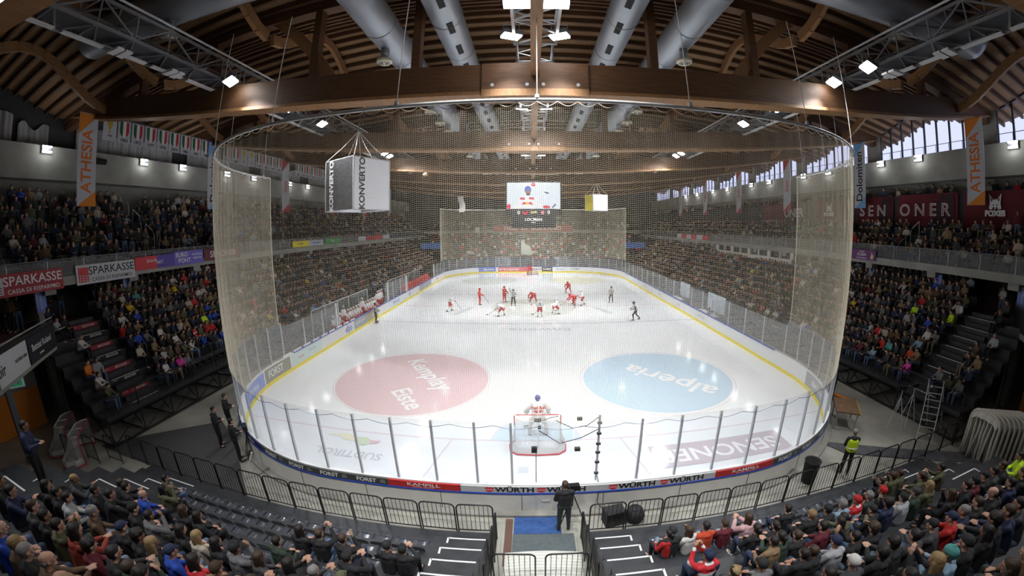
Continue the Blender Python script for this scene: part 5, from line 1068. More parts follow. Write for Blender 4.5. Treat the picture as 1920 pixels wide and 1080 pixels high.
# ------------------------------------------------------------ goals
def goal(loc, rz, label, bent=0):
    g = empty('hockey_goal', loc, rz, label, 'goal'); r = .03           # mouth faces +y, net behind towards -y
    mb = MB(); mb.tube([(-.915, 0, 0), (-.915, 0, 1.17), (-.86, 0, 1.22), (.86, 0, 1.22), (.915, 0, 1.17), (.915, 0, 0)], .022, 10); mb.build('red_frame', M['redink'], g, True)
    base = [(-.915, 0, .03), (-1.1, -.35, .03), (-1.05, -.8, .03), (-.8, -1.02, .03), (0, -1.08, .03), (.8, -1.02, .03), (1.05, -.8, .03), (1.1, -.35, .03), (.915, 0, .03)]
    mb = MB(); mb.tube(base, .028, 8); mb.build('base_rail', M['redink'], g, True)
    topc = [(-.86, 0, 1.22), (-.84, -.3, 1.21), (-.6, -.5, 1.2), (.6, -.5, 1.2), (.84, -.3, 1.21), (.86, 0, 1.22)]
    mb = MB(); mb.tube(topc, .022, 8); mb.tube([(0, 0, 1.2), (0, -.52, 1.2), (0, -.75, .7), (0, -1.05, .05)], .02, 8); mb.build('white_top_frame', M['white'], g, True)
    mb = MB(); mb.add([(-.84, -.05, .04), (-1.0, -.4, .04), (-.95, -.75, .04), (-.7, -.98, .04), (.7, -.98, .04), (.95, -.75, .04), (1.0, -.4, .04), (.84, -.05, .04)] + [(-.84, -.05, .1), (.84, -.05, .1)], [(0, 1, 2, 3, 4, 5, 6, 7)]); 
    mb2 = MB(); mb2.grid(lambda u, v: tuple(Vector((0, 0, .05)) + Vector(np.array([np.interp(u * 8, range(9), [b[0] * .96 for b in base]), np.interp(u * 8, range(9), [b[1] * .97 for b in base]), .04 + .22 * v]))), 24, 2); mb2.build('skirt_pad', M['white'], g)
    # knotted net
    mb = MB(); import itertools
    def S_(u, v): bx = np.interp(u * 8, range(9), [b[0] for b in base]); by = np.interp(u * 8, range(9), [b[1] for b in base]); tx = np.interp(u * 5, range(6), [b[0] for b in topc]); ty = np.interp(u * 5, range(6), [b[1] for b in topc]); w = v ** 1.3; return (tx + (bx - tx) * w, ty + (by - ty) * w, 1.2 - 1.16 * v)
    for i in range(41): mb.tube([S_(i / 40, v) for v in np.linspace(0, 1, 7)], .004, 3, caps=False)
    for j in range(1, 18): mb.tube([S_(u, j / 18) for u in np.linspace(0, 1, 25)], .004, 3, caps=False)
    mb.build('goal_net', M['white'], g)
    pl = seethrough('net_cloth', (.75, .75, .75), .25, 0) if 'netcloth' not in M else M['netcloth']; M['netcloth'] = pl
    mb = MB(); mb.grid(lambda u, v: tuple(Vector(S_(u, v)) * .985), 24, 8); mb.build('net_mesh', pl, g); return g
g1 = goal((.05, 4.0, .003), 0, 'red framed hockey goal with white netting in front of the near end boards')
mb = MB(); mb.box((0, -.52, 1.26), (.26, .12, .1)); mb.box((.06, -.6, 1.0), (.12, .1, .12)); mb.build('goal_camera', M['black'], g1)
mb = MB(); mb.tube([(.1, -.5, 1.2), (.5, -.3, 1.25), (.8, -.1, 1.2)], .015, 5); mb.build('goal_cable', M['black'], g1)
g2 = goal((-.1, 56.0, .003), PI, 'hockey goal at the far end of the ice')
g3 = goal((-18.35, -1.75, 0), -.75, 'spare hockey goal with dirty white net on the left corner floor, front one'); g4 = goal((-20.0, -1.6, 0), -.7, 'spare hockey goal behind another one at the left corner')
# ------------------------------------------------------------ hockey people
def figure(name, J, loc, rz, parts, label, sc=1.0):
    F = Fig(J, 1.12); b = F.body(.02, False); b.materials.append(M['skin']); o = nobj('person', b); o.location = loc; o.rotation_euler = (0, 0, rz); o.scale = (sc,) * 3; tag(o, label, 'person')
    for nm, fn, m_ in parts(F):
        q = fn(); q.materials.append(m_); nobj(nm, q, o)
    return o
def skater_J(st):
    J = standing_J('front')
    if st == 'ready': J = dict(pelvis=(0, -.12, .78), chest=(0, .10, 1.02), neck=(0, .25, 1.20), head=(0, .33, 1.31), look=(0, 1, -.1), shl=(-.2, .18, 1.14), shr=(.2, .18, 1.14), hipl=(-.12, -.12, .76), hipr=(.12, -.12, .76), knl=(-.27, .14, .48), knr=(.27, .14, .48), anl=(-.32, -.05, .12), anr=(.32, -.05, .12), tol=(-.36, .13, .07), tor=(.36, .13, .07), ell=(-.33, .32, .95), elr=(.33, .32, .95), wrl=(-.2, .5, .80), wrr=(.25, .5, .85))
    if st == 'stand': J.update(knl=(-.16, .06, .5), knr=(.16, .06, .5), anl=(-.18, 0, .12), anr=(.18, -.02, .12), tol=(-.2, .18, .07), tor=(.2, .18, .07), ell=(-.3, .12, 1.12), elr=(.3, .12, 1.12), wrl=(-.2, .36, 1.0), wrr=(.2, .36, 1.02))
    if st == 'glide': J.update(pelvis=(0, -.05, .9), chest=(0, .05, 1.17), neck=(0, .13, 1.38), head=(0, .18, 1.51), shl=(-.2, .1, 1.3), shr=(.2, .1, 1.3), hipl=(-.1, -.05, .87), hipr=(.1, -.05, .87), knl=(-.15, .2, .5), knr=(.18, -.08, .48), anl=(-.16, .12, .12), anr=(.26, -.42, .16), tol=(-.17, .3, .07), tor=(.3, -.28, .08), ell=(-.34, .15, 1.05), elr=(.32, .2, 1.05), wrl=(-.25, .42, .95), wrr=(.2, .45, 1.0))
    if st == 'bent': J.update(pelvis=(0, -.15, .82), chest=(0, .18, .93), neck=(0, .38, 1.0), head=(0, .48, 1.05), look=(0, .8, -.6), shl=(-.2, .3, .98), shr=(.2, .3, .98), hipl=(-.12, -.15, .8), hipr=(.12, -.15, .8), knl=(-.3, .05, .48), knr=(.3, .05, .48), anl=(-.38, -.05, .12), anr=(.38, -.05, .12), tol=(-.42, .12, .07), tor=(.42, .12, .07), ell=(-.33, .42, .75), elr=(.33, .42, .75), wrl=(-.2, .58, .58), wrr=(.2, .6, .62))
    if st == 'armup': J = skater_J('stand'); J.update(elr=(.34, .05, 1.62), wrr=(.38, .05, 1.88))
    return J
JW = mat('jersey_white', (.72, .72, .72), .7); JR = mat('jersey_red', (.60, .05, .045), .7); PR = mat('pants_red', (.45, .02, .03), .7); HB = mat('helmet_black', (.02, .02, .025), .3); HR_ = mat('helmet_red', (.45, .03, .03), .3); HW = mat('helmet_white', (.7, .7, .72), .3); SB = mat('skate_black', (.03, .03, .03), .4); GR = mat('glove_red', (.35, .02, .03), .7)
RS = mat('referee_stripes', (.5, .5, .5), .7); nt = RS.node_tree; wv = nt.nodes.new('ShaderNodeTexWave'); wv.bands_direction = 'X'; wv.inputs['Scale'].default_value = 3.2; cr = nt.nodes.new('ShaderNodeValToRGB'); cr.color_ramp.interpolation = 'CONSTANT'; cr.color_ramp.elements[0].color = (.02, .02, .02, 1); cr.color_ramp.elements[1].position = .5; cr.color_ramp.elements[1].color = (.7, .7, .7, 1); tcn = nt.nodes.new('ShaderNodeTexCoord'); nt.links.new(tcn.outputs['Object'], wv.inputs[0]); nt.links.new(wv.outputs['Fac'], cr.inputs[0]); nt.links.new(cr.outputs[0], nt.nodes['Principled BSDF'].inputs['Base Color'])
def socks(F): 
    P = []
    for q in 'lr': P += [('c', F.J['kn' + q], .085, lerp(F.J['kn' + q], F.J['an' + q], .85), .062)]
    return blob(P, .02, 2)
def gloves(F): return blob([x for q in 'lr' for x in (('c', F.J['wr' + q], .062, F.J['wr' + q] + (F.J['wr' + q] - F.J['el' + q]).normalized() * .09, .055),)], .016, 1)
def blades(F):
    m = MB()
    for q in 'lr': a, t = F.J['an' + q], F.J['to' + q]; d = (t - a); d.z = 0; d.normalize(); p = Vector((a.x, a.y, 0)); m.bar(p - d * .08 + Vector((0, 0, .02)), p + d * .24 + Vector((0, 0, .02)), .01, .04)
    return m.mesh('b', [])
def pants(F):
    J = F.J; return blob([('c', J['hipl'], .14, J['hipr'], .14)] + [('c', J['hip' + q], .135, lerp(J['hip' + q], J['kn' + q], .85), .105) for q in 'lr'], .02, 2)
def player_parts(top, pant, sock, helm):
    return lambda F: [('jersey', lambda: F.top(.022, 1.12, False), top), ('hockey_pants', lambda: pants(F), pant), ('socks', lambda: socks(F), sock), ('gloves', lambda: gloves(F), GR), ('skates', lambda: F.shoes(.016), SB), ('blades', lambda: blades(F), M['steel']), ('helmet', lambda: F.hair('helmet', .014), helm)]
def ref_parts(F): return [('striped_shirt', lambda: F.top(.022, 1.0, False), RS), ('trousers', lambda: F.bottom(.02, 1.05), M['blackmat']), ('skates', lambda: F.shoes(.016), SB), ('blades', lambda: blades(F), M['steel']), ('helmet', lambda: F.hair('helmet', .014), HB)]
def stick(loc, rz, a, b, label):      # from the hands a down to the ice b, then the blade
    m = MB(); a, b = Vector(a), Vector(b); m.tube([a, b], .014, 6); h = Vector((b.x - a.x, b.y - a.y, 0)).normalized(); m.mi = 1; s_ = Vector((-h.y, h.x, 0)); m.bar(b, b + h * .18 + s_ * .14 + Vector((0, 0, -.0)), .012, .07)
    o = m.build('hockey_stick', [M['blackmat'], M['blackmat']], label=label, cat='hockey stick', group='hockey sticks'); o.location = loc; o.rotation_euler = (0, 0, rz)
def gpos(u, v): d = ray(u, v); t = -CO.z / d.z; p = CO + d * t; return p.x, p.y
PL = [(845, 583, 'W', 'glide', -1.2, 'leftmost skater on the ice, white jersey, red pants'), (900, 571, 'R', 'stand', -1.3, 'skater in red jersey standing, second from left on the ice'), (946, 566, 'R', 'stand', -2.2, 'skater in red jersey beside the referee with raised arm'), (941, 592, 'W', 'bent', .9, 'white-jersey skater crouching with stick reaching left'), (1000, 566, 'R', 'bent', 2.6, 'red-jersey skater crouching wide at the centre circle'), (1012, 594, 'W', 'stand', .1, 'white-jersey skater number 2 seen from behind in the centre circle'), (1041, 588, 'W', 'ready', -.5, 'white-jersey skater right of number 2 holding stick right'), (1065, 549, 'R', 'ready', 2.7, 'farthest red-jersey skater beyond the centre circle'), (1075, 571, 'R', 'bent', 1.7, 'red-jersey skater bending for the puck at the right of centre'), (1091, 572, 'W', 'glide', 1.9, 'white-jersey skater against the bending red one')]
for i, (u, v, tm_, st, rz, lab) in enumerate(PL):
    x, y = gpos(u, v); z0 = .0
    o = figure('p', skater_J(st), (x, y, z0), rz, player_parts(JW if tm_ == 'W' else JR, PR if tm_ == 'W' else PR, JW if tm_ == 'W' else JR, HW if tm_ == 'W' else HR_), lab, 1.06)
    J = skater_J(st); a = Vector(J['wrr']) * 1.06; w = Vector(J['wrl']) * 1.06; top_ = a + (a - w).normalized() * .1
    stick((x, y, z0), rz, Vector((a.x, a.y, a.z)) + (a - w) * .3, (w.x - .25, w.y + .75, .04), 'hockey stick held by the ' + lab.split(',')[0][:60])
    if lab.find('number 2') > 0: lettering('2', .32, M['blackink'], plane_fn((0, -.165, 1.25), (1, 0, 0), (0, 0, 1)), o, .01, name='jersey_number')
for (u, v, st, rz, lab) in ((963, 573, 'armup', -2.9, 'striped referee with raised arm at the centre circle'), (1145, 567, 'stand', 2.6, 'striped linesman standing right of the face-off'), (1190, 600, 'glide', 1.3, 'striped official with red armband near the right boards'), (705, 605, 'stand', -1.3, 'striped linesman standing by the left boards at the blue line')):
    x, y = gpos(u, v); figure('r', skater_J(st), (x, y, 0), rz, ref_parts, lab, 1.06)
# goalkeepers
def goalie(loc, rz, top, pad, helm, label, num=None):
    J = skater_J('ready'); J['wrl'] = (-.42, .35, .75); J['wrr'] = (.42, .38, .70); J['ell'] = (-.42, .15, .95); J['elr'] = (.42, .15, .95); J = {k: ((v[0], v[1], v[2] + (.12 if k not in ('knl', 'knr', 'anl', 'anr', 'tol', 'tor', 'look') else 0)) if k != 'look' else v) for k, v in J.items()}
    def pads(F):
        m = MB()
        for q in 'lr':
            k, a = F.J['kn' + q], F.J['an' + q]; m.bar(k + Vector((0, .03, .18)), a + Vector((0, .08, -.04)), .28, .13, up=(1, 0, 0))
        me = m.mesh('x', []); bm = bmesh.new(); bm.from_mesh(me); bmesh.ops.bevel(bm, geom=bm.edges[:], offset=.03, segments=2); bm.to_mesh(me); bm.free(); return me
    def mitts(F): return blob([('e', F.J['wrl'] + Vector((0, .05, 0)), (.12, .1, .14)), ('c', F.J['wrr'] + Vector((-.06, .08, .1)), .07, F.J['wrr'] + Vector((.04, .08, -.12)), .08)], .018, 1)
    o = figure('g', J, loc, rz, lambda F: [('jersey', lambda: F.top(.022, 1.35, False), top), ('hockey_pants', lambda: pants(F), top), ('leg_pads', lambda: pads(F), pad), ('gloves', lambda: mitts(F), pad), ('skates', lambda: F.shoes(.016), SB), ('mask', lambda: F.hair('helmet', .014), helm)], label, 1.08)
    return o
helmb = mat('mask_blue', (.10, .12, .38), .3, noise=.5, nscale=14); gw = mat('pad_white', (.72, .70, .70), .5)
go = goalie((.08, 4.45, 0), .05, JW, gw, helmb, 'goalkeeper with number 35 in white in front of the near goal')
lettering('35', .36, M['redink'], plane_fn((0, -.225, 1.04), (1, 0, 0), (0, .30, .95)), go, .012, name='jersey_number'); lettering('Red Bull', .15, M['redink'], plane_fn((0, -.12, 1.27), (1, 0, 0), (0, .5, .87)), go, .006, name='jersey_lettering')
goalie((-.6, 56.6, 0), PI, JR, mat('pad_red', (.5, .12, .1), .5), HR_, 'goalkeeper in red at the far goal')
stick((.08, 4.45, 0), .05, (.45, .35, .95), (-.35, .7, .06), 'goalkeeper stick held by number 35')
# players sitting on the left benches and a few behind
bs = MB(); bs.bb(-16.0, -15.65, 16.3, 27, .45, .88); bs.bb(-16.0, -15.65, 33, 46, .45, .88); bs.bb(-17.3, -15.2, 16.3, 27, -.02, .45); bs.bb(-17.3, -15.2, 33, 46, -.02, .45); bs.build('team_bench', M['blackmat'], label='long dark team bench behind the left boards', cat='bench')
for j in range(20):
    y = 16.7 + j * .52; me = MID[random.choice((0, 0, 3))]; st = j > 16 or j % 7 == 3; me = MID[5] if st else me; o = nobj('person', me); o.location = (-15.78 if not st else -15.6, y, .90 if not st else .45); o.rotation_euler = (0, 0, -PI / 2 + random.uniform(-.4, .4)); o.scale = (1.12,) * 3; o.color = (.66, .64, .64, 1); o.material_slots[4].link = 'OBJECT'; o.material_slots[4].material = HW; o.material_slots[2].link = 'OBJECT'; o.material_slots[2].material = PR
    tag(o, 'player in white on the nearer left bench, %s from the near end' % ordn(j + 1), 'person', 'players on the benches')
for j in range(20):
    y = 33.4 + j * .6; me = MID[random.choice((0, 0, 3))]; o = nobj('person', me); o.location = (-15.78, y, .90); o.rotation_euler = (0, 0, -PI / 2 + random.uniform(-.4, .4)); o.scale = (1.12,) * 3; o.color = (.55, .05, .05, 1); o.material_slots[4].link = 'OBJECT'; o.material_slots[4].material = HR_; o.material_slots[2].link = 'OBJECT'; o.material_slots[2].material = JR
    tag(o, 'player in red on the farther left bench, %s from the near end' % ordn(j + 1), 'person', 'players on the benches')
for sd, (ya, yb) in ((-1, (16.2, 27)), (-1, (33, 46))):
    t = empty('bench_screen', (0, 0, 0), 0, 'transparent screen behind the %s left team bench' % ('nearer' if ya < 20 else 'farther'), 'screen')
    mb = MB(); mb.bb(-17.42, -17.40, ya, yb, .9, 2.3); mb.build('screen_glass', M['glass'], t); mb = MB(); mb.bar((-17.41, ya, 2.33), (-17.41, yb, 2.33), .06)
    for y in np.linspace(ya, yb, 6): mb.bar((-17.41, y, 0), (-17.41, y, 2.33), .06)
    mb.build('screen_frame', M['white'], t)
    for y in (ya, yb): mb = MB(); mb.bb(-15.12, -15.02, y - .06, y + .06, 1.07, 3.0); mb.build('end_post', M['white'], t)
# right side: penalty box and timekeeper
t = empty('officials_box', (0, 0, 0), 0, 'officials box with white tables behind the right boards', 'box')
mb = MB(); mb.bb(15.6, 16.4, 20.5, 23.8, .7, .76); mb.bb(15.6, 16.4, 28.5, 31, .7, .76); mb.build('table_top', M['white'], t); mb = MB(); mb.bb(16.9, 16.96, 20.4, 23.9, .8, 2.4); mb.bb(16.9, 16.96, 28.4, 31.1, .8, 2.4); mb.build('white_panel', mat('panel_scene', (.62, .70, .78), .6, noise=.3, nscale=1.3), t)
for y in (19.8, 24.6, 31.6): mb = MB(); mb.bb(15.2, 17.2, y - .03, y + .03, 0, 2.4); mb.build('side_screen', M['glass'], t)
for j, (y, c) in enumerate(((25.2, 'red'), (26.2, 'black'), (21.6, 'grey'))):
    o = nobj('person', MID[0]); o.location = (16.0, y, .5); o.rotation_euler = (0, 0, PI / 2); o.color = (*CC[c], 1); tag(o, 'person in %s sitting in the officials box on the right' % c, 'person')
# ------------------------------------------------------------ staff on foot
def staff(key, u, v, rz, coat, hk, hc, label, gar='jacket', trou=(.012, .012, .014), z=0, xy=None, sc=1.05):
    x, y = xy if xy else gpos(u, v); return person('st_' + key, (x, y, z), rz, coat, hk, hc, label, None, gar, trou, sc)
staff('face', 0, 0, .05, 'black', 'short', 'brown', 'person in black filming at the rink door on the blue mat', xy=(.72, -.98), trou=(.03, .04, .04))
staff('face', 0, 0, -.5, 'black', 'short', 'grey', 'person in yellow hi-vis vest standing by the right boards', xy=(11.0, -.55))
hv = Fig(standing_J('face')).top(.022, 1.14, False); hv.materials.append(M['hivis']); vest = bpy.context.scene.objects
for o in list(COL.objects):
    if o.get('label') == 'person in yellow hi-vis vest standing by the right boards':
        P = [('c', Vector((-.05, 0, 1.0)), .15, Vector((-.06, 0, 1.3)), .152), ('c', Vector((.05, 0, 1.0)), .15, Vector((.06, 0, 1.3)), .152), ('c', Vector((0, 0, 1.3)), .15, Vector((0, .01, 1.38)), .11)]
        vm = blob(P, .02, 3); vm.materials.append(M['hivis']); nobj('safety_vest', vm, o); vs = MB(); vs.tube([(.21 * math.cos(a), .158 * math.sin(a), 1.08) for a in np.linspace(0, 2 * PI, 24, endpoint=False)], .018, 4, True); vs.build('reflective_band', M['alu'], o)
staff('front', 0, 0, -1.0, 'black', 'short', 'brown', 'person in dark suit and white collar at the left corner glass', xy=(-13.4, 2.4))
staff('front', 0, 0, -.9, 'black', 'short', 'dark', 'person in black behind the suited one at the left corner', xy=(-12.9, 1.2))
staff('front', 0, 0, -.6, 'black', 'short', 'dark', 'person in black with grey sleeves operating a camera at the left corner boards', xy=(-11.35, .62))
staff('front', 0, 0, -.7, 'navy', 'short', 'dark', 'person in navy jacket holding a can at the left stand rail', xy=(-12.25, -5.75), z=2.65)
staff('front', 0, 0, PI / 2, 'black', 'short', 'brown', 'person in black standing by the right corner boards next to the wooden platform', xy=(15.2, 4.9))
o = person('crossleg', (17.75, .55, 2.1), 1.2, 'grey', 'short', 'brown', 'person in grey top sitting beside the head of the aluminium ladder', None, 'jacket', (.02, .03, .07))
# camera rigs
def tripod(x, y, h, label, cam_=True, col='black'):
    t = empty('camera_tripod', (x, y, 0), random.uniform(0, 2), label, 'tripod', 'camera tripods')
    for k in range(3):
        a = 2 * PI * k / 3; mb = MB(); mb.tube([(.45 * math.cos(a), .45 * math.sin(a), 0), (.04 * math.cos(a), .04 * math.sin(a), h * .8)], .018, 6); mb.build('leg', M[col], t)
    mb = MB(); mb.tube([(0, 0, h * .5), (0, 0, h)], .02, 6); mb.build('column', M[col], t)
    if cam_: mb = MB(); mb.box((0, 0, h + .1), (.16, .34, .18)); mb.tube([(0, .17, h + .1), (0, .32, h + .1)], .06, 10); mb.build('camera', M['black'], t)
tripod(.98, -.62, 1.25, 'black monopod camera rig beside the rink door'); tripod(-11.05, 1.05, 1.2, 'black camera rig at the left corner boards')
tripod(15.9, 1.2, 1.9, 'tripod with silver legs before the right bleacher, left one', True, 'alu'); tripod(16.8, 1.15, 1.9, 'tripod with silver legs before the right bleacher, right one', True, 'alu'); tripod(18.0, -1.3, 2.1, 'thin dark light stand beside the ladder', False)
# ladder
t = empty('ladder', (0, 0, 0), 0, 'aluminium ladder leaning on the right bleacher front', 'ladder'); a0, a1 = Vector((16.35, -.25, 0)), Vector((17.5, .55, 2.35)); sd = Vector((.22, -.26, 0))
for k in (-1, 1): mb = MB(); mb.bar(a0 + sd * k, a1 + sd * k, .03, .08); mb.build('stile', M['alu'], t)
for i in range(1, 9): p = a0 + (a1 - a0) * i / 9; mb = MB(); mb.bar(p - sd, p + sd, .035); mb.build('rung', M['alu'], t)
for k in (-1, 1): mb = MB(); mb.bar(a1 + sd * k, Vector((17.5, -.1, 0)) + sd * k + Vector((.6, .5, 0)), .03, .05); mb.build('rear_leg', M['alu'], t)
mb = MB(); mb.bar(a0 - sd * 1.8, a0 + sd * 1.8, .07); mb.build('foot_bar', M['alu'], t)
# wooden platform with hazard edge, plank, bin, speakers
t = empty('wooden_platform', (13.9, 2.6, 0), .9, 'small brown wooden platform with hazard tape edge at the right corner', 'platform')
mb = MB(); mb.box((0, 0, .86), (1.6, 1.1, .06)); mb.build('platform_top', wood('platform_wood', (.16, .09, .045), (.22, .13, .07), (2, 2, 2)), t)
for i in range(9): mb = MB(); mb.mi = 0; mb.box((-.72 + .18 * i, -.56, .86), (.09, .03, .065)); mb.build('tape_stripe', M['yellow'], t)
for x in (-.7, .7):
    for y in (-.45, .45): mb = MB(); mb.bb(x - .03, x + .03, y - .03, y + .03, 0, .84); mb.build('leg', M['steel'], t)
mb = MB(); mb.box((15.9, 5.1, .03), (.25, 2.0, .06), .35); mb.build('plank', M['orange'], label='orange plank lying beyond the wooden platform at the right', cat='plank')
mb = MB(); mb.lathe([(0, .02), (.24, .02), (.29, .85), (.31, .87), (.29, .87), (.26, .84), (.22, .1), (0, .1)], (9.35, -.42, 0), 24); mb.build('litter_bin', M['blackmat'], smooth=True, label='round black litter bin beside the right outer boards', cat='bin')
t = empty('loudspeaker', (2.2, -.75, 0), .2, 'black loudspeaker box on the floor behind the first barrier right of the gate', 'loudspeaker'); mb = MB(); mb.box((0, 0, .25), (.6, .4, .5)); mb.build('cabinet', M['blackmat'], t); mb = MB(); mb.box((0, -.205, .25), (.52, .01, .42)); mb.build('grille', M['black'], t)
mb = MB(); mb.lathe([(0, .02), (.25, .02), (.30, .2), (.22, .42), (0, .45)], (2.85, -.72, 0), 14); mb.build('equipment_bag', M['blackmat'], smooth=True, label='round black equipment bag next to the loudspeaker', cat='bag')
# row of tall white cloth-covered frames at the right corner
for k in range(9):
    x0, y0 = 17.0 + .18 * k, -2.35 - .13 * k; t = empty('padded_frame', (x0, y0, 0), -1.72, 'tall white cloth-covered frame in the row at the right corner, %s from the rink' % ordn(k + 1), 'frame', 'white frames')
    P = [(-.7, 0, 0), (-.7, 0, 1.65)] + [(-.7 + .4 * (1 - math.cos(a)), 0, 1.65 + .45 * math.sin(a)) for a in np.linspace(.3, PI / 2, 4)] + [(.3 + .4 * math.sin(a), 0, 1.65 + .45 * math.cos(a)) for a in np.linspace(0, PI / 2 - .3, 4)] + [(.7, 0, 1.65), (.7, 0, 0)]
    mb = MB(); mb.tube(P, .06, 8); mb.build('padded_tube', M['offwhite'], t, True)
    for i in range(7):
        xx = -.58 + .19 * i; mb = MB(); mb.tube([(xx, -.03, 2.03 - .5 * abs(xx) ** 3), (xx + .05 * math.sin(i), -.05, 1.2), (xx + .12 * math.sin(i * 2.3 + k), -.07, .06)], [.02, .05, .035], 6); mb.build('cloth_fold', M['offwhite'], t, True)
    mb = MB(); mb.grid(lambda u, v: (-.62 + 1.24 * u, -.02 - .10 * v * (1 + .4 * math.sin(u * 21 + k)), 2.07 - .25 * v - .22 * abs(2 * u - 1) ** 4), 24, 3); mb.build('cloth_valance', M['offwhite'], t, True)
# loose board prop and end camera pole with cables
mb = MB(); mb.bar((-10.35, -.30, 0), (-9.95, .02, 1.0), .10, .05); mb.build('prop_post', M['offwhite'], label='pale post leaning against the outer boards at the left corner', cat='post')
t = empty('camera_mast', (1.72, .02, 0), 0, 'silver mast with clamps and dangling cables above the near boards', 'mast'); mb = MB(); mb.tube([(0, 0, 1.07), (0, 0, 3.35)], .035, 8); mb.build('mast_tube', M['alu'], t)
for z in (1.35, 1.75, 2.1, 2.4, 2.75, 3.1): mb = MB(); mb.box((0, -.02, z), (.13, .07, .05)); mb.build('clamp', M['black'], t)
for pts in ([(0, 0, 3.3), (-.35, 0, 3.02), (-.75, 0, 2.95), (-1.2, 0, 3.2)], [(0, 0, 2.9), (-.5, .0, 2.62), (-1.1, 0, 2.45), (-1.7, 0, 2.9)], [(0, 0, 1.4), (.1, -.2, .9), (.05, -.25, .4), (.3, -.5, .1)]): mb = MB(); mb.tube(pts, .012, 5); mb.build('cable', M['blackmat'], t)
mb = MB(); mb.tube([(-.05, -.02, 1.0), (-.05, -.02, 2.2)], .014, 5); mb.box((-.1, -.03, 2.28), (.16, .12, .16)); mb.build('glass_camera', M['black'], label='small black camera on a thin rod at the near glass', cat='camera')
mb = MB(); mb.box((1.12, -.03, 2.27), (.16, .1, .1)); mb.build('glass_camera', mat('dull_olive', (.06, .07, .04), .6), label='small olive camera fixed on the near glass right of the goal', cat='camera')
mb = MB(); mb.box((1.15, -.03, 3.28), (.14, .08, .08)); mb.build('glass_camera', M['blackmat'], label='small dark device on top of the near glass right of the goal', cat='camera')
# door hardware on the outer boards
t = empty('rink_door', (0, 0, 0), 0, 'narrow rink door cut in the near outer boards', 'door'); mb = MB(); mb.bb(-.07, -.045, -.215, -.195, .02, .78); mb.build('hinge_strip', M['alu'], t); mb = MB(); mb.tube([(.1, -.22, .58), (.12, -.27, .56), (.32, -.27, .56), (.34, -.22, .58)], .012, 6); mb.build('handle', M['alu'], t); mb = MB(); mb.bb(-.045, 1.2, -.20, -.193, .02, .74); mb.build('leaf', M['offwhite'], t)
# ------------------------------------------------------------ banners, drapes, screens, cubes
BW = mat('banner_cloth_white', (.52, .54, .60), .8); BO = mat('banner_orange', (.72, .24, .03), .8); BB = mat('banner_light_blue', (.20, .42, .75), .8); BI = mat('banner_red', (.50, .03, .04), .8); BG = mat('banner_green', (.02, .12, .06), .8)
def tall_banner(sx, x, yc, w, z0, z1, cc, txt, label, tm_, size=.95):
    t = empty('column_banner', (0, 0, 0), 0, label, 'banner', 'tall column banners'); rd = 1 if sx > 0 else -1      # reads upward
    mb = MB(); mb.bb(x - .015, x + .015, yc - w / 2, yc + w / 2, z0, z1); mb.build('cloth', BW, t)
    xf = x - sx * .02; yl = yc + w / 2 * (1 if sx > 0 else -1); yr = yc - w / 2 * (1 if sx > 0 else -1)
    mb = MB(); mb.add([(xf, yl, z1), (xf, yr, z1), (xf, yl, z1 - 1.3)], [(0, 1, 2)]); mb.add([(xf, yr, z0), (xf, yl, z0), (xf, yr, z0 + .9)], [(0, 1, 2)]); mb.build('corner_patch', cc, t)
    lettering(txt, size, tm_, plane_fn((xf - sx * .005, yc, (z0 + z1) / 2 - .1), (0, 0, 1), (0, 1 if sx > 0 else -1, 0)), t, .018, 1.02)
    mb = MB(); mb.tube([(x, yc - w / 2, z1), (x, yc + w / 2, z1)], .03, 5); mb.build('top_rod', M['steel'], t)
orT = mat('athesia_orange', (.72, .17, .02), .7)
for i, k in enumerate(range(0, 6)):
    y = Y0 + BAY * k - .1
    for sx, x in ((-1, -26.2), (1, 27.2)):
        odd = k % 2; nm = 'left' if sx < 0 else 'right'
        tall_banner(sx, x, y - (.6 if k == 0 and sx < 0 else 0), 1.25, 10.7, 16.2, (BO, BB, BI)[k if k < 2 else 2], ('ATHESIA', 'Dolomiten', 'Zett')[k if k < 2 else 2], 'tall white %s banner on the %s side, %s from the camera' % (('ATHESIA', 'Dolomiten', 'red-cornered')[k if k < 2 else 2], nm, ordn(k + 1)), (orT, M['blackink'], M['redink'])[k if k < 2 else 2], .95 if k < 2 else .7)
# championship pennants hung in a row on the left
yrs = ['1963', '1973', '1977', '1978', '1979', '1982', '1983', '1984', '1985', '1988', '1990', '1994', '1995', '1996', '1997', '1998', '2000', '2008', '2009', '2012']
def pennant(y, z1, kind, yr, lab):
    t = empty('champion_banner', (0, 0, 0), 0, lab, 'banner', 'champion banners'); x = -26.3; w = .98; h = 1.45
    mb = MB(); mb.bb(x - .01, x + .01, y, y + w, z1 - h, z1); mb.build('cloth', BW, t); f = lambda a, b: (x + .02, y + a, z1 + b)
    if kind == 'shield':
        def half(a, b): return [(a, -.06), (b, -.06)] + [(q, -.06 - 1.0 * (.55 + .45 * math.sqrt(max(0, 1 - ((q - .49) / .36) ** 2)))) for q in np.linspace(b, a, 7)]
        for a, b, m_ in ((.14, .37, BG), (.37, .61, M['white']), (.61, .84, BI)): mb = MB(); mb.add([f(p, q) for p, q in half(a, b)], [tuple(range(9))]); mb.build('shield_stripe', m_, t)
    else:
        mb = MB(); mb.add([f(a, b) for a, b in [(.25, -.12), (.73, -.12), (.68, -.45), (.55, -.68), (.52, -.85), (.64, -.95), (.34, -.95), (.46, -.85), (.43, -.68), (.30, -.45)]], [tuple(range(10))]); mb.build('cup_mark', mat('cup_gold', (.55, .40, .06), .6), t)
    lettering(yr, .30 if kind == 'shield' else .16, M['blackink'], plane_fn((x + .02, y + w / 2, z1 - (1.27 if kind == 'shield' else 1.12)), (0, 1, 0), (0, 0, 1)), t, .006)
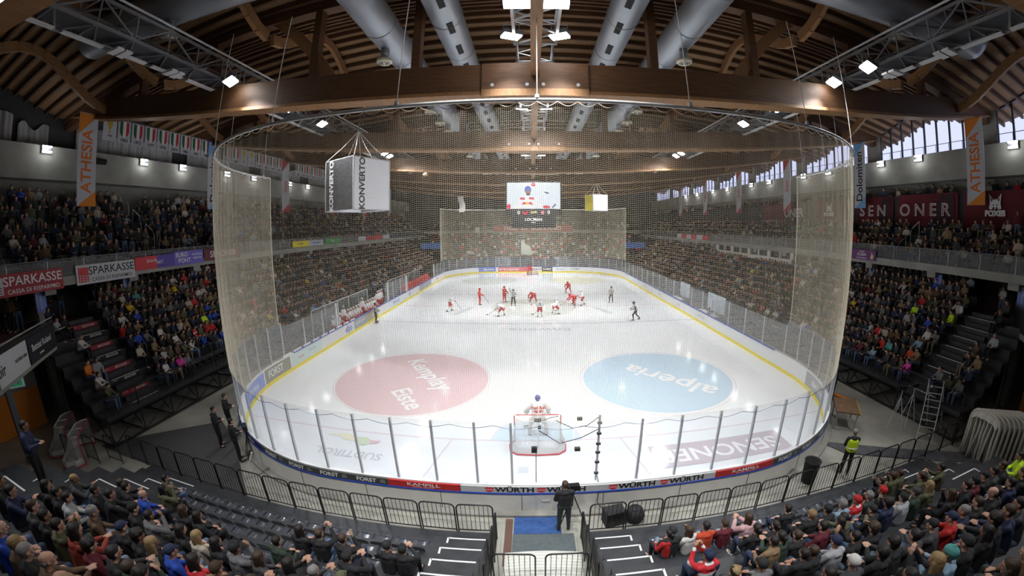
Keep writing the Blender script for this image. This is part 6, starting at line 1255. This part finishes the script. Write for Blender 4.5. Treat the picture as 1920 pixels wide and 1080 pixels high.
y = 5.05; n_ = 0
for i in range(26):
    if abs((y + .5 - Y0 + .1) % BAY) < 1.25 and i > 2: y += 1.45
    kd = 'cup' if i in (0, 11, 12) else 'shield'; yr = '1963' if i == 0 else (yrs[min(i - 1, 19)])
    pennant(y, 16.25, kd, yr, 'white %s banner marked %s hanging on the left, %s from camera' % ('trophy' if kd == 'cup' else 'Italian shield', yr, ordn(i + 1))); y += 1.075
mb = MB(); mb.tube([(-26.3, 4.8, 16.28), (-26.3, 38, 16.28)], .02, 5); mb.build('banner_wire', M['steeldark'], label='thin wire carrying the champion banners on the left', cat='wire')
# balcony advert banners
def bal_banner(sx, y0, y1, z0, z1, m_, txts, label, extra=None):
    x = sx * 23.42; mb = MB(); mb.bb(x - .015, x + .015, y0, y1, z0, z1); s_ = mb.build('balcony_banner', m_, label=label, cat='banner', group='balcony banners'); xf = x - sx * .02
    for (tx, u, v, size, tm_) in txts: lettering(tx, size, tm_, plane_fn((xf, (y0 + (y1 - y0) * u) if sx < 0 else (y1 - (y1 - y0) * u), z0 + v), (0, 1 if sx < 0 else -1, 0), (0, 0, 1)), s_, .006 if size > .3 else .002, 1.0)
    return s_
SR = mat('sparkasse_red', (.36, .035, .045), .6); SW = mat('sparkasse_white', (.56, .58, .62), .6); VI = mat('violet', (.10, .07, .38), .6)
def spk(y0, lab, bg, fg, em):
    s_ = bal_banner(-1, y0, y0 + 3.75, 6.4, 7.42, bg, [('SPARKASSE', .59, .66, .60, fg), ('CASSA DI RISPARMIO', .59, .20, .28, fg)], lab)
    mb = MB(); mb.bb(-23.40, -23.395, y0 + .12, y0 + .72, 6.52, 7.28); mb.build('emblem_panel', em, s_)
    for a in range(3):
        for b in range(3): mb = MB(); mb.bb(-23.394, -23.39, y0 + .18 + .18 * a, y0 + .28 + .18 * a, 6.58 + .12 * b, 6.64 + .12 * b); mb.build('emblem_square', bg, s_)
spk(-2.75, 'red SPARKASSE balcony banner at the left edge', SR, M['whiteink'], SW); spk(1.75, 'white SPARKASSE balcony banner on the left balcony', SW, M['blackink'], M['redink'])
bal_banner(-1, 5.55, 7.2, 6.72, 7.5, M['redink'], [('Schrift', .75, .5, .3, M['whiteink'])], 'red Schrift half of the banner right of the white SPARKASSE one')
bal_banner(-1, 7.2, 8.6, 6.72, 7.52, VI, [('ART', .15, .35, .3, M['whiteink'])], 'violet ART half of the banner right of Schrift')
bal_banner(-1, 8.6, 11.2, 6.7, 7.62, mat('europont_violet', (.16, .13, .55), .6), [('EURO', .25, .66, .40, M['whiteink']), ('PONT', .33, .28, .40, M['whiteink']), ('PONTEGGI', .78, .62, .19, M['whiteink']), ('GERÜSTE', .78, .38, .19, M['whiteink'])], 'violet EUROPONT banner on the left balcony')
bal_banner(-1, 11.3, 15.2, 6.75, 7.6, mat('senoner_maroon', (.16, .03, .04), .6), [('SENONER', .5, .42, .62, M['whiteink'])], 'maroon SENONER banner on the left balcony, partly behind the net')
bal_banner(-1, 22.6, 25.5, 7.0, 7.6, M['yellow'], [('WEBER', .5, .3, .3, M['blackink'])], 'yellow banner on the left balcony behind the net'); bal_banner(-1, 25.5, 28.5, 7.0, 7.6, BW, [('Intercable', .5, .3, .35, M['blueink'])], 'white banner next to the yellow one on the left balcony'); bal_banner(-1, 28.9, 32.4, 7.0, 7.6, mat('green_banner', (.05, .35, .08), .6), [('Vbank', .5, .3, .35, M['whiteink'])], 'green banner on the left balcony')
for i, (a, b, m_) in enumerate(((37.5, 40, BW), (40.2, 43, BI), (43, 46, M['redink']), (46.2, 49, BW))): bal_banner(-1, a, b, 7.0, 7.6, m_, [], 'small %s balcony banner on the far left, %s in its row' % ('white' if m_ == BW else 'red', ordn(i + 1)))
for i in range(6): bal_banner(1, 37.3 + i * 1.9, 39.1 + i * 1.9, 6.95, 7.6, BW if i % 2 else M['redink'], [], 'small %s balcony banner on the far right, %s in its row' % ('white' if i % 2 else 'red', ordn(i + 1)))
s_ = bal_banner(1, 9.95, 12.6, 6.7, 7.42, mat('bozen_violet', (.16, .04, .18), .6), [('BOZEN', .5, .36, .26, M['whiteink']), ('BELLERIE', .5, .58, .13, M['whiteink']), ('BOLZANO MAGIA', .5, .12, .12, M['whiteink'])], 'violet BOZEN banner on the right balcony beside the net')
mb = MB(); mb.prism([(0, 0), (.2, 0), (.26, .12), (.24, .3), (.14, .3), (.12, .48), (.06, .46), (.06, .28), (0, .2)], .01, (23.39, 10.4, 6.8), (0, -1, 0), (0, 0, 1)); mb.build('hand_mark', mat('pale_yellow', (.7, .6, .25), .6), s_)
# red drapes on the right upper wall
DR = mat('drape_red', (.13, .012, .02), .8, noise=.25, nscale=.35); DD = mat('drape_dark', (.05, .018, .028), .8)
def drape(y0, y1, label):
    mb = MB(); n = 30; mb.grid(lambda u, v: (28.0 - .05 * math.sin(u * 17), y0 + (y1 - y0) * u, 9.3 + 2.35 * v), n, 2); t = mb.build('wall_drape', DR, smooth=True, label=label, cat='drape', group='red drapes'); mb = MB(); mb.grid(lambda u, v: (27.92, y0 + (y1 - y0) * (.05 + .35 * u * (1 - .4 * v)), 9.35 + 2.2 * v), 4, 2); mb.build('dark_facet', DD, t); return t
d1 = drape(12.05, 16.0, 'dark red drape lettered SEN on the right upper wall'); d2 = drape(6.35, 11.6, 'dark red drape lettered ONER on the right upper wall'); d3 = drape(-2.0, 5.9, 'dark red drape with fox crest on the right upper wall'); d4 = drape(17, 22, 'dark red drape behind the net on the right wall'); d5 = drape(23, 31, 'long dark red drape farther along the right wall')
def outline_letters(s, o, size, t):
    V, F = text_geo(s, size, .02, 1.0); V2, F2 = text_geo(s, size * .999, -.035, 1.0)
    lettering(s, size, M['whiteink'], plane_fn(o, (0, -1, 0), (0, 0, 1)), t, .02); lettering(s, size, DR, plane_fn((o[0] - .006, o[1], o[2]), (0, -1, 0), (0, 0, 1)), t, -.028)
outline_letters('S E N', (27.85, 14.1, 10.45), 1.25, d1); outline_letters('O N E R', (27.85, 9.1, 10.45), 1.25, d2); outline_letters('ONER', (27.85, 25, 10.45), 1.25, d5)
def crest(t, y, z, k):
    f = lambda a, b: (27.86, y - a * k, z + b * k)
    mb = MB(); mb.add([f(a, b) for a, b in [(-.5, 1.0), (-.15, .55), (0, .6), (.15, .55), (.5, 1.0), (.42, .3), (.5, -.1), (.25, -.15), (.12, .1), (0, -.2), (-.12, .1), (-.25, -.15), (-.5, -.1), (-.42, .3)]], [tuple(range(14))]); mb.build('crest_mark', M['whiteink'], t)
    mb = MB(); f2 = lambda a, b: (27.85, y - a * k, z + b * k); mb.add([f2(a, b) for a, b in [(-.4, .75), (-.2, .52), (-.3, .4)]] + [f2(a, b) for a, b in [(.4, .75), (.2, .52), (.3, .4)]] + [f2(a, b) for a, b in [(-.3, .22), (-.08, .1), (-.1, .2)]] + [f2(a, b) for a, b in [(.3, .22), (.08, .1), (.1, .2)]], [(0, 1, 2), (3, 4, 5), (6, 7, 8), (9, 10, 11)]); mb.build('crest_detail', DR, t)
    lettering('FOXES', .55 * k, M['whiteink'], plane_fn((27.85, y, z - .45 * k), (0, -1, 0), (0, 0, 1)), t, .03, 1)
crest(d3, 3.6, 10.6, .85); crest(d4, 19.5, 10.6, .8)
# scoreboard and video wall at the far end
t = empty('scoreboard', (-.05, 28.5, 8.43 * (1 - .545)), 0, 'big video scoreboard hanging over the ice with score 0 to 0', 'scoreboard'); t.scale = (.545,) * 3
mb = MB(); mb.bb(-5.0, 5.3, .1, 3.6, 10.6, 16.9); mb.bb(-3.9, 4.2, .1, 3.6, 8.2, 10.6); mb.build('cabinet', M['blackmat'], t)
fn = lambda a, b, q=0: (a, .08 - .004 * q, b)
def scr(name, m_, pts, q=1): mb = MB(); mb.add([fn(a, b, q) for a, b in pts], [tuple(range(len(pts)))]); return mb.build(name, m_, t)
pic = scr('screen_picture', glow('bg', (.78, .86, .93), .95), [(-4.75, 11.75), (5.05, 11.75), (5.05, 16.65), (-4.75, 16.65)])
def el(cx, cz, rx, rz, n=20, a=0): return [(cx + rx * math.cos(2 * PI * i / n) * math.cos(a) - rz * math.sin(2 * PI * i / n) * math.sin(a), cz + rx * math.cos(2 * PI * i / n) * math.sin(a) + rz * math.sin(2 * PI * i / n) * math.cos(a)) for i in range(n)]
scr('jersey_shape', glow('w', (.88, .88, .92), .95), [(-3.9, 11.8), (-3.2, 12.8), (-2.2, 13.6), (-1.2, 14.1), (0, 14.1), (.9, 13.6), (1.6, 12.8), (1.9, 11.8)], 2)
scr('helmet_shape', glow('hb', (.10, .16, .62), .8), el(-.9, 15.3, .62, .75), 3); scr('face_shape', glow('skin', (.45, .22, .16), .8), el(-.85, 14.75, .45, .5), 4); scr('beard_shape', glow('brd', (.10, .06, .05), .8), el(-.85, 14.45, .38, .24), 5)
for cx in (-1.9, -.2): scr('chest_patch', glow('rd', (.75, .05, .10), .9), [(cx - .45, 13.5), (cx + .45, 13.45), (cx + .45, 13.85), (cx - .45, 13.9)], 5)
scr('sun_shape', glow('yl', (.95, .70, .08), .9), el(-1.0, 12.75, .28, .28), 5); scr('left_mark', glow('rd', (.75, .05, .10), .9), [(-2.1, 12.5), (-1.3, 12.6), (-1.2, 12.9), (-1.7, 13.05)], 5); scr('right_mark', glow('rd', (.75, .05, .10), .9), [(.1, 12.5), (-.7, 12.6), (-.8, 12.9), (-.3, 13.05)], 5)
scr('glove_shape', glow('rd', (.75, .05, .10), .9), el(.1, 16.25, .42, .34), 4); scr('glove_shape', glow('rd', (.75, .05, .10), .9), el(2.5, 12.1, .7, .28), 5); scr('glove_shape', glow('rd', (.75, .05, .10), .9), el(-4.4, 12.2, .35, .5), 5); scr('stick_shape', glow('dk', (.06, .10, .18), .8), el(2.55, 14.75, .5, .12, a=-.3), 5); scr('stick_shape', glow('dk', (.06, .10, .18), .8), el(3.9, 12.3, .5, .13, a=.8), 5)
def stx(s, x, z, size, m_): lettering(s, size, m_, plane_fn((x, .05, z), (1, 0, 0), (0, 0, 1)), t, .01, 1)
wg = glow('white', (1, 1, 1), 1.3); stx('0', -2.6, 11.05, .95, wg); stx('0', 2.9, 11.05, .95, wg); stx('20:00', .15, 11.1, .55, glow('ye', (1, .9, .5), 1.2)); stx('LOCMAN', .15, 9.75, .75, wg); stx('ITALY', .15, 9.2, .3, wg)
scr('team_crest', glow('rd', (.75, .05, .10), .9), [(-2.0, 11.4), (-1.4, 11.1), (-.8, 11.4), (-1.0, 10.8), (-1.4, 10.6), (-1.8, 10.8)], 3); scr('team_crest', glow('pk', (.8, .3, .35), .9), el(1.8, 11.05, .35, .35), 3)
for x in (-2.6, 2.6):
    mb = MB(); mb.tube([(x, 1.8, 16.9), (x, 1.8, 20.5)], .04, 5); mb.build('hanger', M['steeldark'], t)
# fan banner across the far balcony
mb = MB(); mb.bb(-8.3, 8.5, 69.85, 69.9, 7.4, 8.75); s_ = mb.build('fan_banner', mat('fan_red', (.50, .08, .08), .7), label='long red FIGLI DI BOLZANO fan banner across the far balcony', cat='banner'); lettering('FIGLI  DI  BOLZANO', 1.15, M['whiteink'], plane_fn((0, 69.83, 8.08), (1, 0, 0), (0, 0, 1)), s_, .015, 1.15)
mb = MB(); mb.bb(-12.2, -11.2, 69.85, 69.9, 7.3, 8.4); mb.build('fan_banner', M['white'], label='small square white banner on the far balcony left of the red one', cat='banner')
# hanging advert cubes
def cube(cx, cy, z0, z1, w, rot, label, mats, texts, apex):
    t = empty('hanging_cube', (cx, cy, 0), rot, label, 'advert cube'); h = w / 2
    for i, (dx, dy) in enumerate(((0, -1), (-1, 0), (0, 1), (1, 0))):
        mb = MB(); c = Vector((dx * h, dy * h, (z0 + z1) / 2)); mb.box(c, (w if dx == 0 else .04, w if dy == 0 else .04, z1 - z0)); f = mb.build('face_panel', mats[i % 2], t)
        if i < 2 and texts[i]:
            s, tm_, sz = texts[i]; ux = Vector((1, 0, 0)) if i == 0 else Vector((0, -1, 0)); lettering(s, sz, tm_, plane_fn(c + Vector((dx, dy, 0)) * .025 - ux * h * .55, (0, 0, 1), -ux), f, .02)
    mb = MB()
    for sx in (-1, 1):
        for sy in (-1, 1): mb.bar((sx * h, sy * h, z0), (sx * h, sy * h, z1), .07)
        for z in (z0, z1): mb.bar((-h, sx * h, z), (h, sx * h, z), .06); mb.bar((sx * h, -h, z), (sx * h, h, z), .06)
    mb.build('frame_tubes', M['alu'], t)
    for sx in (-1, 0, 1):
        for sy in (-1, 1): mb = MB(); mb.tube([(sx * h, sy * h, z1), (sx * h * .5, sy * h * .5, z1 + (apex - z1) * .45), (0, 0, apex)], .025, 5); mb.build('hanging_strap', M['rope'], t)
    mb = MB(); mb.tube([(0, 0, apex), (0, 0, 17.5)], .03, 5); mb.build('hoist_rope', M['steeldark'], t)
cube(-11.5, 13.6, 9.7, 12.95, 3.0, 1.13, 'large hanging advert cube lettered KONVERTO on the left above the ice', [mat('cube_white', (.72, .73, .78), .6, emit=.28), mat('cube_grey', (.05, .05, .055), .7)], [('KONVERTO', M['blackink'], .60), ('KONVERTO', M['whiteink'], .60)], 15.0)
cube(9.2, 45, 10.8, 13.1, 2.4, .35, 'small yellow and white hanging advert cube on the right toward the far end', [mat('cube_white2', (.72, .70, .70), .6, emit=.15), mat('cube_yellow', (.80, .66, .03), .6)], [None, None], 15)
mb = MB(); mb.grid(lambda u, v: (-12.2 + 1.0 * u + .15 * math.sin(v * 5), 52 - .3 * u, 11.0 + 2.6 * v), 5, 8); mb.build('hanging_flag', M['white'], smooth=True, label='narrow white hanging flag at the far left above the ice', cat='flag')
mb = MB(); mb.grid(lambda u, v: (-2.2 + 2.3 * u * (1 - .3 * v), 63.5, 3.0 + 2.8 * v - 1.2 * u * v + .1 * math.sin(u * 8)), 8, 8); mb.tube([(-2.2, 63.5, 1.2), (-2.2, 63.5, 5.9)], .03, 5); mb.build('fan_flag', mat('flag_pale', (.6, .65, .6), .8), smooth=True, label='pale waving fan flag in front of the far crowd', cat='flag')
# corner bar screens far ends
for sx in (-1, 1): mb = MB(); mb.bb(sx * 17.5, sx * 21.5, 60.5, 60.9, 4.5, 5.6); mb.build('light_box', mat('blue_box_%d' % sx, (.05, .12, .35), .5, emit=.25), label='blue lit box in the far %s corner' % ('left' if sx < 0 else 'right'), cat='light box')
# exit sign on gallery post, wall speakers, camera dome
t = empty('exit_sign', (-20.0, -3.3, 3.55), -.55, 'green and white emergency exit sign on the post at the left', 'sign'); mb = MB(); mb.box((0, 0, 0), (.06, .62, .62)); mb.build('sign_box', mat('sign_white', (.45, .55, .5), .5, emit=.12), t); mb = MB(); mb.box((.035, 0, -.03), (.01, .5, .42)); mb.build('sign_panel', mat('exit_green', (.02, .30, .14), .5, emit=.25), t); mb = MB(); mb.box((.045, .1, -.03), (.01, .12, .3)); mb.box((.045, -.1, -.0), (.01, .06, .24)); mb.build('running_mark', M['whiteink'], t)
for y, nm in ((6.0, 'left of the pennants'),): mb = MB(); mb.tube([(-28.9, y - .8, 13.95), (-28.9, y + .8, 13.95)], .2, 10); mb.bar((-29.4, y, 13.95), (-28.9, y, 13.95), .06); mb.build('horn_speaker', M['blackmat'], label='dark horn loudspeaker under the champion banners on the left', cat='loudspeaker')
for sx in (-1, 1):
    t = empty('ceiling_camera', (sx * 10.6, 5.2, 14.0), 0, 'round white dome camera under the first truss on the %s' % ('left' if sx < 0 else 'right'), 'camera'); mb = MB(); mb.lathe([(0, -.22), (.12, -.18), (.2, -.02), (.2, .12), (.08, .16), (.05, .3)], (0, 0, 0), 16); mb.build('dome', M['white'], t, True); mb = MB(); mb.lathe([(0, -.24), (.1, -.2), (.15, -.1)], (0, 0, 0), 12); mb.build('lens', M['black'], t)
for (sx, y0, z0, y1, z1) in ((-1, 2.1, 15.4, 2.3, 14.9),): pass
